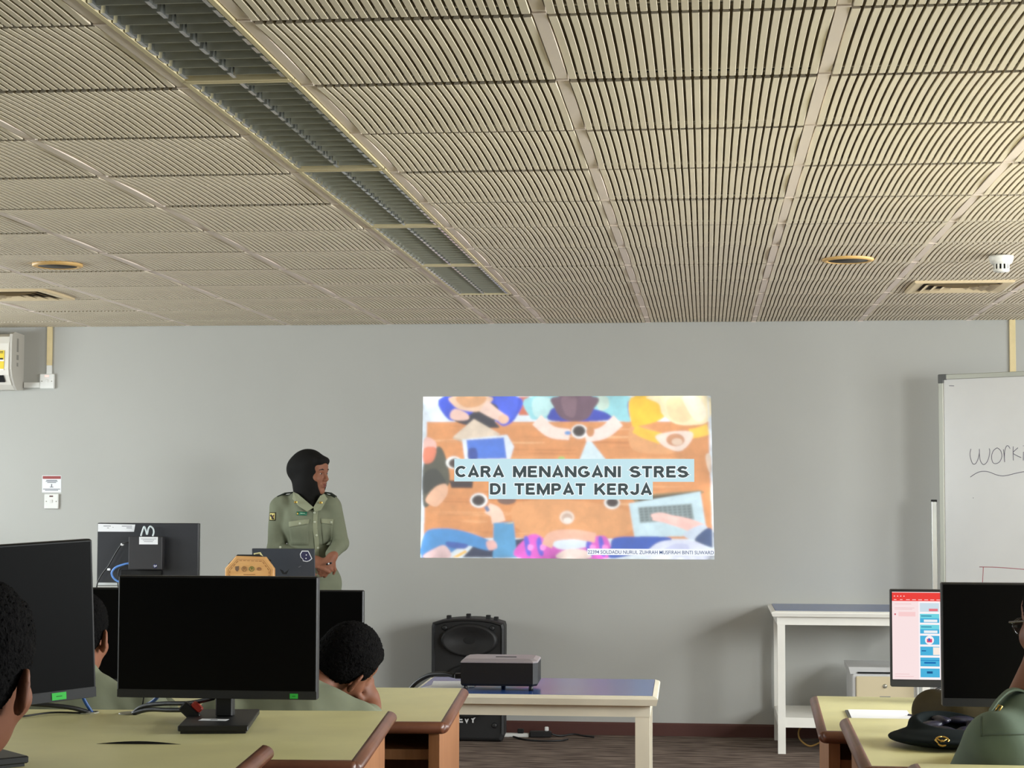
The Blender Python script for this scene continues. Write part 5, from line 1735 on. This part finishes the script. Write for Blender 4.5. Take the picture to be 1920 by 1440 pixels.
bv = surf(shirt, PBASE)
def onto(bv, x, z, y0=8.0, off=0.002, default=9.75):
    h = bv.ray_cast(Vector((x, y0, z)), Vector((0, 1, 0)))
    return (x, (h[0].y if h[0] is not None else default) - off, z)
def patch(bv, pts, name, m, parent, base, off=0.002, n=6, th=0.003):
    # a sheet draped on the shirt: quad (tl, tr, br, bl) in x,z subdivided and dropped on the surface
    tl, tr_, br, bl = pts
    b = MB()
    front, back = [], []
    for j in range(n + 1):
        rowf = []
        for i in range(n + 1):
            u, v = i / n, j / n
            x = (tl[0] * (1 - u) + tr_[0] * u) * (1 - v) + (bl[0] * (1 - u) + br[0] * u) * v
            z = (tl[1] * (1 - u) + tr_[1] * u) * (1 - v) + (bl[1] * (1 - u) + br[1] * u) * v
            rowf.append(onto(bv, x, z, off=off))
        front.append(rowf)
    vs = [p for r in front for p in r]
    k = len(vs)
    vs += [(p[0], p[1] + th, p[2]) for p in vs]
    fs = []
    N = n + 1
    for j in range(n):
        for i in range(n):
            a = j * N + i
            fs.append((a, a + N, a + N + 1, a + 1))
            fs.append((k + a, k + a + 1, k + a + N + 1, k + a + N))
    for i in range(n):
        fs.append((i, i + 1, k + i + 1, k + i))
        a = n * N + i
        fs.append((a + 1, a, k + a, k + a + 1))
        a = i * N
        fs.append((a + N, a, k + a, k + a + N))
        a = i * N + n
        fs.append((a, a + N, k + a + N, k + a))
    b._add(vs, fs, True)
    o = b.build(name, m, parent)
    o.location = (-base[0], -base[1], -base[2])
    return o
P_ = presenter
patch(bv, [(-2.236, 1.213), (-2.120, 1.228), (-2.124, 1.203), (-2.234, 1.183)], 'pocket_flap', SAGE2, P_, PBASE, 0.004)
patch(bv, [(-2.236, 1.195), (-2.122, 1.205), (-2.128, 1.085), (-2.232, 1.085)], 'pocket', M_SAGE, P_, PBASE, 0.0015)
patch(bv, [(-2.062, 1.230), (-2.000, 1.226), (-2.002, 1.198), (-2.060, 1.206)], 'pocket_flap', SAGE2, P_, PBASE, 0.004)
patch(bv, [(-2.060, 1.21), (-2.002, 1.20), (-2.010, 1.09), (-2.058, 1.09)], 'pocket', M_SAGE, P_, PBASE, 0.0015)
patch(bv, [(-2.104, 1.285), (-2.082, 1.285), (-2.066, 0.86), (-2.088, 0.86)], 'button_placket', SAGE2, P_, PBASE, 0.0035, 10)
patch(bv, [(-2.196, 1.268), (-2.136, 1.266), (-2.136, 1.246), (-2.196, 1.248)], 'name_tag', mat('green_name_tag', srgb(36, 110, 84), 0.4), P_, PBASE, 0.005, 3)
patch(bv, [(-2.192, 1.264), (-2.184, 1.264), (-2.184, 1.250), (-2.192, 1.250)], 'name_tag_emblem', M_BRASS, P_, PBASE, 0.0065, 2)
patch(bv, [(-2.172, 1.260), (-2.146, 1.259), (-2.146, 1.256), (-2.172, 1.257)], 'name_tag_lettering', mat('pale_lettering', srgb(190, 220, 190), 0.5), P_, PBASE, 0.0065, 2)
patch(bv, [(-2.3585, 1.262), (-2.318, 1.262), (-2.320, 1.217), (-2.3585, 1.217)], 'sleeve_badge_border', M_BLACKM, P_, PBASE, 0.0025, 5)
patch(bv, [(-2.355, 1.258), (-2.322, 1.258), (-2.324, 1.221), (-2.355, 1.221)], 'sleeve_badge', mat('yellow_badge', srgb(226, 212, 130), 0.6), P_, PBASE, 0.004, 4)
patch(bv, [(-2.355, 1.246), (-2.345, 1.252), (-2.326, 1.226), (-2.334, 1.222)], 'sleeve_badge_mark', M_BLACKM, P_, PBASE, 0.0055, 3)
patch(bv, [(-2.346, 1.228), (-2.338, 1.226), (-2.326, 1.246), (-2.332, 1.250)], 'sleeve_badge_mark', mat('brown_badge', srgb(110, 62, 40), 0.6), P_, PBASE, 0.0053, 3)
for (x, z) in ((-2.097, 1.262), (-2.091, 1.212), (-2.084, 1.140), (-2.080, 1.072), (-2.072, 0.905), (-2.170, 1.204), (-2.012, 1.210), (-2.284, 1.075)):
    p = onto(bv, x, z, off=0.004)
    pm(MB().lathe([(0, 0.003), (0.006, 0.003), (0.007, 0.0), (0, 0.0)], 12, axis='y', M=Matrix.Translation(p)), 'button', mat('pale_button', srgb(196, 200, 176), 0.35))
# collar wings
def wing(pts, name):
    return pm(slab(pts, 0.006), name, SAGE2)
wing([(-2.218, 9.80, 1.372), (-2.190, 9.782, 1.362), (-2.098, 9.758, 1.290), (-2.132, 9.755, 1.268), (-2.180, 9.765, 1.295), (-2.224, 9.80, 1.335)], 'collar')
wing([(-2.068, 9.782, 1.352), (-2.050, 9.80, 1.362), (-2.032, 9.80, 1.335), (-2.060, 9.765, 1.275), (-2.092, 9.757, 1.266), (-2.100, 9.757, 1.290)], 'collar')
for x, z in ((-2.196, 1.318), (-2.058, 1.316)):
    pm(MB().cbox(x - 0.008, x + 0.008, 9.752, 9.758, z - 0.006, z + 0.006, 0.002), 'collar_pin', M_BRASS)
for sgn, xs in ((-1, (-2.235, -2.318)), (1, (-2.058, -2.000))):
    a, b_ = xs
    zt = [1.372, 1.350]
    pm(MB().rings([[(a, 9.845, 1.366), (a, 9.895, 1.366), (a, 9.895, 1.373), (a, 9.845, 1.373)][::sgn * -1], [((a + b_) / 2, 9.842, 1.362), ((a + b_) / 2, 9.898, 1.362), ((a + b_) / 2, 9.898, 1.369), ((a + b_) / 2, 9.842, 1.369)][::sgn * -1], [(b_, 9.842, 1.342), (b_, 9.898, 1.342), (b_, 9.898, 1.350), (b_, 9.842, 1.350)][::sgn * -1]]), 'epaulette', M_SAGED)
# clicker in her hand
cl = tag(MB().cbox(-0.016, 0.016, -0.008, 0.008, -0.005, 0.005, 0.003).build('clicker', M_BLACK, None, (-1.990, 9.652, 0.994), (0, -0.3, 0)), 'small black clicker with white spot held in hands', 'remote')
MB().lathe([(0, 0.001), (0.0045, 0.001), (0.0045, 0), (0, 0)], 12, axis='y', M=Matrix.Translation((0, -0.008, 0))).build('white_spot', M_PAPER, cl)

# ------------------------------------------------------------------ seated figure builder
def seated(label, base, sh_l, sh_r, hip, head, arms, skin, shirt_m, h=0.0055, knees_dy=0.38, face=True, hair_grow=0.010, shirt_fold=0.004, seed=1.0, hands=(), sleeve=1.0, chest=0.12, knee_z=0.46, trousers=M_TROUSER, ears=True, collar=0.45, neck_r=(0.054, 0.060), arm_r=(0.070, 0.060, 0.048)):
    bd, st, tr = SDF(), SDF(), SDF()
    sl, sr, hp = np.array(sh_l, float), np.array(sh_r, float), np.array(hip, float)
    mid = (sl + sr) / 2
    wv = sr - sl
    wn = np.linalg.norm(wv)
    wx = wv / wn
    axis = mid - hp
    uz = axis / np.linalg.norm(axis)
    fy = np.cross(uz, wx)
    fy /= np.linalg.norm(fy)
    R = np.stack([wx, fy, uz], 1)
    def T(f): return hp + axis * f
    hd = Head(*head)
    hd.build(bd, ears=ears)
    nk = mid + uz * 0.045
    bd.cap(hd.w((0, -0.02, -0.045)), nk, neck_r[0], neck_r[1], 0.03)
    bd.ell(T(0.72), (wn * 0.42, chest * 0.82, 0.17), R, 0.05)
    bd.ell(T(0.35), (wn * 0.36, chest * 0.78, 0.16), R, 0.05)
    bd.ell(T(0.02), (wn * 0.42, chest * 0.95, 0.12), R, 0.05)
    st.ell(T(0.74), (wn * 0.47, chest * 0.98, 0.19), R, 0.05)
    st.ell(T(0.38), (wn * 0.43, chest * 0.98, 0.19), R, 0.05)
    st.ell(T(0.06), (wn * 0.47, chest * 1.12, 0.14), R, 0.05)
    st.cap(sl + uz * 0.0, sr + uz * 0.0, 0.060, 0.060, 0.05)
    st.cap(mid - wx * 0.055 + uz * 0.045, mid + wx * 0.055 + uz * 0.045, 0.048, 0.048, 0.04)
    st.cap(nk - uz * 0.01, nk + (hd.w((0, -0.02, -0.05)) - nk) * collar, 0.070, 0.066, 0.02)
    for (s_, e_, w_) in arms:
        bd.chain([s_, e_, w_], [0.050, 0.042, 0.030], 0.03)
        ee = np.array(e_) + (np.array(w_) - np.array(e_)) * sleeve
        st.chain([s_, e_, tuple(ee)], list(arm_r), 0.03)
    for hn in hands:
        hand(bd, *hn[0], **hn[1])
    for sx in (-1, 1):
        a = hp + wx * sx * 0.09
        k_ = np.array((a[0] + wx[0] * sx * 0.05, a[1] + knees_dy, knee_z))
        f_ = np.array((k_[0], k_[1] - 0.02, 0.07))
        bd.chain([tuple(a), tuple(k_), tuple(f_)], [0.082, 0.058, 0.038], 0.03)
        bd.cap(tuple(f_ + np.array((0, -0.02, -0.035))), tuple(f_ + np.array((0, 0.13, -0.042))), 0.034, 0.028, 0.02)
        tr.chain([tuple(a), tuple(k_), tuple(f_ + np.array((0, 0, 0.03)))], [0.098, 0.074, 0.058], 0.03)
    # collar opening
    st.ell(tuple(nk + (hd.w((0, -0.02, -0.05)) - nk) * (collar + 0.17) + fy * 0.01), (0.060, 0.062, 0.030), R, 0.006, 's')
    o = sdf_obj('person', bd, skin, None, h, 1, base)
    tag(o, label, 'person')
    shirt = sdf_obj('shirt', st, shirt_m, o, h, 2, base, None, lambda P: fold(P, shirt_fold, seed))
    sdf_obj('trousers', tr, trousers, o, 0.009, 2, base)
    hs = SDF()
    hair_cap(hd, hs, hair_grow)
    hr = np.random.RandomState(int(seed * 10))
    sdf_obj('hair', hs, M_HAIR, o, 0.004, 1, base, None, lambda P: P + hr.normal(0, 0.0011, P.shape))
    if face:
        face_bits(hd, o, base)
    return o, shirt, hd, R, mid

# man with his head bowed on his hand
pb = (-1.20, 5.24, 0.0)
b_bow, b_shirt, bhd, bR, bmid = seated('seated person with bowed head resting on hand, sage shirt', pb,
    (-1.385, 5.20, 0.735), (-0.998, 5.29, 0.718), (-1.08, 5.10, 0.44),
    ((-1.072, 5.40, 0.873), (0.28, 0.86, -0.42), (0.62, 0.05, 0.74), 1.0),
    [((-1.385, 5.20, 0.735), (-1.42, 5.38, 0.60), (-1.30, 5.55, 0.745)), ((-1.005, 5.29, 0.705), (-0.995, 5.42, 0.715), (-1.005, 5.49, 0.760))],
    M_SKIN2, M_SAGE, h=0.0048, face=True, seed=0.4,
    hands=[(((-1.000, 5.48, 0.748), (-0.06, -0.02, 0.55), (0.85, -0.15, 0.1)), dict(curls=(0.55, 0.5, 0.5, 0.5), thumb=(0.3, 0.2), side=-1, s=0.95)),
           (((-1.29, 5.56, 0.742), (0.9, 0.3, 0.05), (0, 0, 1)), dict(curls=(0.15, 0.15, 0.2, 0.25), thumb=(0.1, 0.1), side=1))],
    sleeve=0.1, knees_dy=0.40, arm_r=(0.064, 0.046, 0.040))

# foreground man at the left edge
pf = (-1.12, 2.70, 0.0)
f_man, f_shirt, fhd, fR, fmid = seated('foreground person with short black hair cut off by left edge', pf,
    (-1.32, 2.66, 0.86), (-0.93 - 0.06, 2.72, 0.83), (-1.16, 2.52, 0.50),
    ((-1.108, 2.70, 1.110), (0.04, 0.99, -0.08), (0.10, 0.08, 1.0), 1.12),
    [((-1.32, 2.66, 0.85), (-1.40, 2.80, 0.62), (-1.30, 3.02, 0.88)), ((-1.0, 2.72, 0.82), (-0.98, 2.86, 0.60), (-1.08, 3.04, 0.88))],
    M_SKIN2, M_SAGE, h=0.006, seed=2.2, sleeve=0.8,
    hands=[(((-1.28, 3.05, 0.885), (0.5, 0.85, 0.0), (0, 0, 1)), dict(curls=(0.2, 0.2, 0.25, 0.3), thumb=(0.1, 0.1), side=1)),
           (((-1.10, 3.06, 0.885), (-0.4, 0.9, 0.0), (0, 0, 1)), dict(curls=(0.2, 0.2, 0.25, 0.3), thumb=(0.1, 0.1), side=-1))])

# man glimpsed between the left monitors
pg = (-1.83, 5.20, 0.0)
g_man, g_shirt, ghd, gR, gmid = seated('seated person half hidden between the two left monitors', pg,
    (-2.03, 5.20, 0.785), (-1.615, 5.22, 0.755), (-1.82, 5.06, 0.42),
    ((-1.826, 5.26, 0.957), (0.05, 0.99, -0.12), (0.0, 0.10, 0.99), 1.0),
    [((-2.03, 5.20, 0.775), (-2.08, 5.34, 0.56), (-1.96, 5.54, 0.745)), ((-1.610, 5.22, 0.745), (-1.575, 5.34, 0.57), (-1.66, 5.54, 0.745))],
    M_SKIN, M_SAGE, h=0.006, seed=3.1, sleeve=0.85,
    hands=[(((-1.95, 5.56, 0.745), (0.5, 0.85, 0.0), (0, 0, 1)), dict(curls=(0.2, 0.2, 0.25, 0.3), thumb=(0.1, 0.1), side=1)),
           (((-1.67, 5.56, 0.745), (-0.4, 0.9, 0.0), (0, 0, 1)), dict(curls=(0.2, 0.2, 0.25, 0.3), thumb=(0.1, 0.1), side=-1))])

# man with glasses at the right edge
pr_ = (0.72, 3.95, 0.0)
SAGEG = mat('deep_green_cloth', srgb(104, 118, 102), 0.85, spec=0.2, noise=0.05, nscale=14, bump=0.2, bscale=28)
r_man, r_shirt, rhd, rR, rmid = seated('seated person with glasses cut off by right edge, green shirt', pr_,
    (0.590, 3.86, 0.885), (0.800, 4.06, 0.89), (0.76, 3.86, 0.50),
    ((0.752, 4.06, 1.106), (-0.34, 0.92, -0.12), (0.02, 0.12, 0.98), 0.95),
    [((0.588, 3.87, 0.872), (0.520, 4.00, 0.71), (0.63, 4.28, 0.82)), ((0.83, 4.06, 0.88), (0.98, 4.10, 0.70), (0.92, 4.30, 0.82))],
    M_SKIN2, SAGEG, h=0.0055, seed=4.0, sleeve=0.9, collar=0.12, neck_r=(0.068, 0.076), shirt_fold=0.003,
    hands=[(((0.63, 4.32, 0.815), (0.5, 0.85, 0.0), (0, 0, 1)), dict(curls=(0.2, 0.2, 0.25, 0.3), thumb=(0.1, 0.1), side=1)),
           (((0.92, 4.32, 0.815), (-0.4, 0.9, 0.0), (0, 0, 1)), dict(curls=(0.2, 0.2, 0.25, 0.3), thumb=(0.1, 0.1), side=-1))])
rbv = surf(r_shirt, pr_)
def along(bvt, p, q, n, off):
    out = []
    for i in range(n + 1):
        a = Vector(p).lerp(Vector(q), i / n)
        d = (a - Vector((0, 0, CAM_Z))).normalized()
        h = bvt.ray_cast(Vector((0, 0, CAM_Z)), d)
        if h[0] is not None:
            out.append(h[0] - d * off)
    return out
def rchild(mb, name, m):
    o = mb.build(name, m, r_man)
    o.location = (-pr_[0], -pr_[1], -pr_[2])
    return o
SEAM = mat('seam_stitching', srgb(84, 96, 82), 0.9)
rchild(MB().tube(along(rbv, (0.574, 4.0, 0.935), (0.574, 4.0, 0.88), 8, 0.001), 0.0016, 6), 'sleeve_seam', SEAM)
rchild(MB().tube(along(rbv, (0.576, 4.0, 0.882), (0.70, 4.0, 0.888), 10, 0.001), 0.0016, 6), 'yoke_seam', SEAM)
st_pts = [(0.575, 3.88, 0.945), (0.595, 3.90, 0.966), (0.622, 3.92, 0.984), (0.650, 3.93, 0.982), (0.676, 3.94, 0.962)]
q_ = bez(st_pts, 6)
rchild(MB().rings([[(p.x, p.y - 0.016, p.z), (p.x, p.y + 0.016, p.z), (p.x, p.y + 0.016, p.z + 0.004), (p.x, p.y - 0.016, p.z + 0.004)] for p in q_]), 'epaulette', SAGEG)
rchild(MB().tube([(0.583, 3.862, 0.948), (0.590, 3.860, 0.962), (0.596, 3.860, 0.960), (0.588, 3.862, 0.946), (0.583, 3.862, 0.948)], 0.0022, 6), 'brass_buckle', M_BRASS)
# glasses
gl = thing('glasses', 'thin dark-framed glasses worn by the man at right edge', 'glasses', tuple(rhd.c), 0)
def hw_(p): return tuple(Vector(rhd.w(p)) - Vector(rhd.c))
b = MB()
for sx in (-1, 1):
    ring = []
    for k in range(17):
        a = 2 * PI * k / 16
        ring.append(hw_((sx * 0.034 + 0.026 * math.cos(a), 0.112 - 0.006 * abs(math.cos(a)), 0.004 + 0.020 * math.sin(a))))
    b.tube(ring, 0.0016, 6)
b.tube([hw_((-0.009, 0.114, 0.010)), hw_((0.009, 0.114, 0.010))], 0.0016, 6)
b.build('frame', mat('glasses_metal', srgb(60, 58, 60), 0.25, metal=0.8), gl)
for sx in (-1, 1):
    MB().tube([hw_((sx * 0.060, 0.106, 0.012)), hw_((sx * 0.080, 0.085, 0.012)), hw_((sx * 0.088, 0.0, 0.010)), hw_((sx * 0.086, -0.02, -0.005))], 0.0022, 6).build('temple', MATS['glasses_metal'], gl)
    MB().rings([[hw_((sx * 0.034 + 0.025 * math.cos(2 * PI * k / 16), 0.110, 0.004 + 0.019 * math.sin(2 * PI * k / 16))) for k in range(16)], [hw_((sx * 0.034 + 0.025 * math.cos(2 * PI * k / 16), 0.1115, 0.004 + 0.019 * math.sin(2 * PI * k / 16))) for k in range(16)]]).build('lens', glass_mat(), gl)

# person in olive jacket hidden behind the right monitor
po = (0.83, 5.16, 0.0)
o_man, o_shirt, ohd, oR, omid = seated('person in dark olive jacket leaning on desk behind black monitor', po,
    (0.70, 5.21, 0.775), (1.06, 5.20, 0.775), (0.86, 5.20, 0.42),
    ((0.87, 5.27, 0.945), (0.0, 0.97, -0.2), (0, 0.15, 0.98), 0.98),
    [((0.70, 5.19, 0.765), (0.635, 5.32, 0.775), (0.76, 5.52, 0.765)), ((1.06, 5.16, 0.765), (1.10, 5.35, 0.775), (0.98, 5.52, 0.765))],
    M_SKIN, M_OLIVE, h=0.0065, seed=5.0, sleeve=0.95,
    hands=[(((0.775, 5.54, 0.752), (0.6, 0.8, 0.0), (0, 0, 1)), dict(curls=(0.2, 0.2, 0.25, 0.3), thumb=(0.1, 0.1), side=1)),
           (((0.965, 5.54, 0.752), (-0.6, 0.8, 0.0), (0, 0, 1)), dict(curls=(0.2, 0.2, 0.25, 0.3), thumb=(0.1, 0.1), side=-1))])

# ------------------------------------------------------------------ beret on the middle right desk
bt = SDF()
bx, by, bz = 0.560, 4.545, 0.7876
bt.ell((bx, by, bz + 0.018), (0.128, 0.128, 0.018), None, 0.01)
bt.ell((bx + 0.025, by + 0.010, bz + 0.022), (0.112, 0.108, 0.022), None, 0.02)
Rb = frame((0.05, 1, 0.22), (0.10, -0.22, 1))
bt.ell((bx + 0.025, by + 0.028, bz + 0.036), (0.102, 0.088, 0.030), Rb, 0.012)
bt.ell((bx + 0.028, by + 0.020, bz + 0.072), (0.094, 0.080, 0.026), Rb, 0.006, 's')
bt.ell((bx + 0.028, by + 0.024, bz + 0.056), (0.080, 0.066, 0.024), Rb, 0.006, 's')
beret = sdf_obj('beret', bt, M_FELT, None, 0.0035, 2, (bx, by, bz))
tag(beret, 'black beret with gold badge lying on the middle right desk', 'beret')
ln = SDF()
for k in range(6):
    a = k * 1.05
    ln.ell((bx + 0.028 + 0.050 * math.cos(a), by + 0.024 + 0.038 * math.sin(a), bz + 0.044 + 0.010 * math.sin(a)), (0.034, 0.018, 0.010), frame((math.cos(a * 1.7), math.sin(a * 1.7), 0), (0, 0, 1)), 0.006)
sdf_obj('lining', ln, M_LINING, beret, 0.0035, 1, (bx, by, bz))
b = MB()
Mt = Matrix.Translation((-0.014, -0.119, 0.024)) @ Matrix.Rotation(math.radians(-35), 4, 'X')
b.tube([tuple(Mt @ Vector((0.016 * math.sin(2 * PI * k / 14) * (1.0 if math.cos(2 * PI * k / 14) > -0.2 else 0.75), 0, 0.012 * math.cos(2 * PI * k / 14)))) for k in range(15)], 0.0022, 6)
b.tube([tuple(Mt @ Vector(p)) for p in ((-0.012, 0, 0.006), (0.0, -0.001, -0.002), (0.012, 0, 0.006))], 0.002, 6)
b.tube([tuple(Mt @ Vector(p)) for p in ((-0.006, 0, -0.008), (0.0, -0.001, 0.002), (0.007, 0, -0.007))], 0.002, 6)
b.build('badge', M_BRASS, beret)
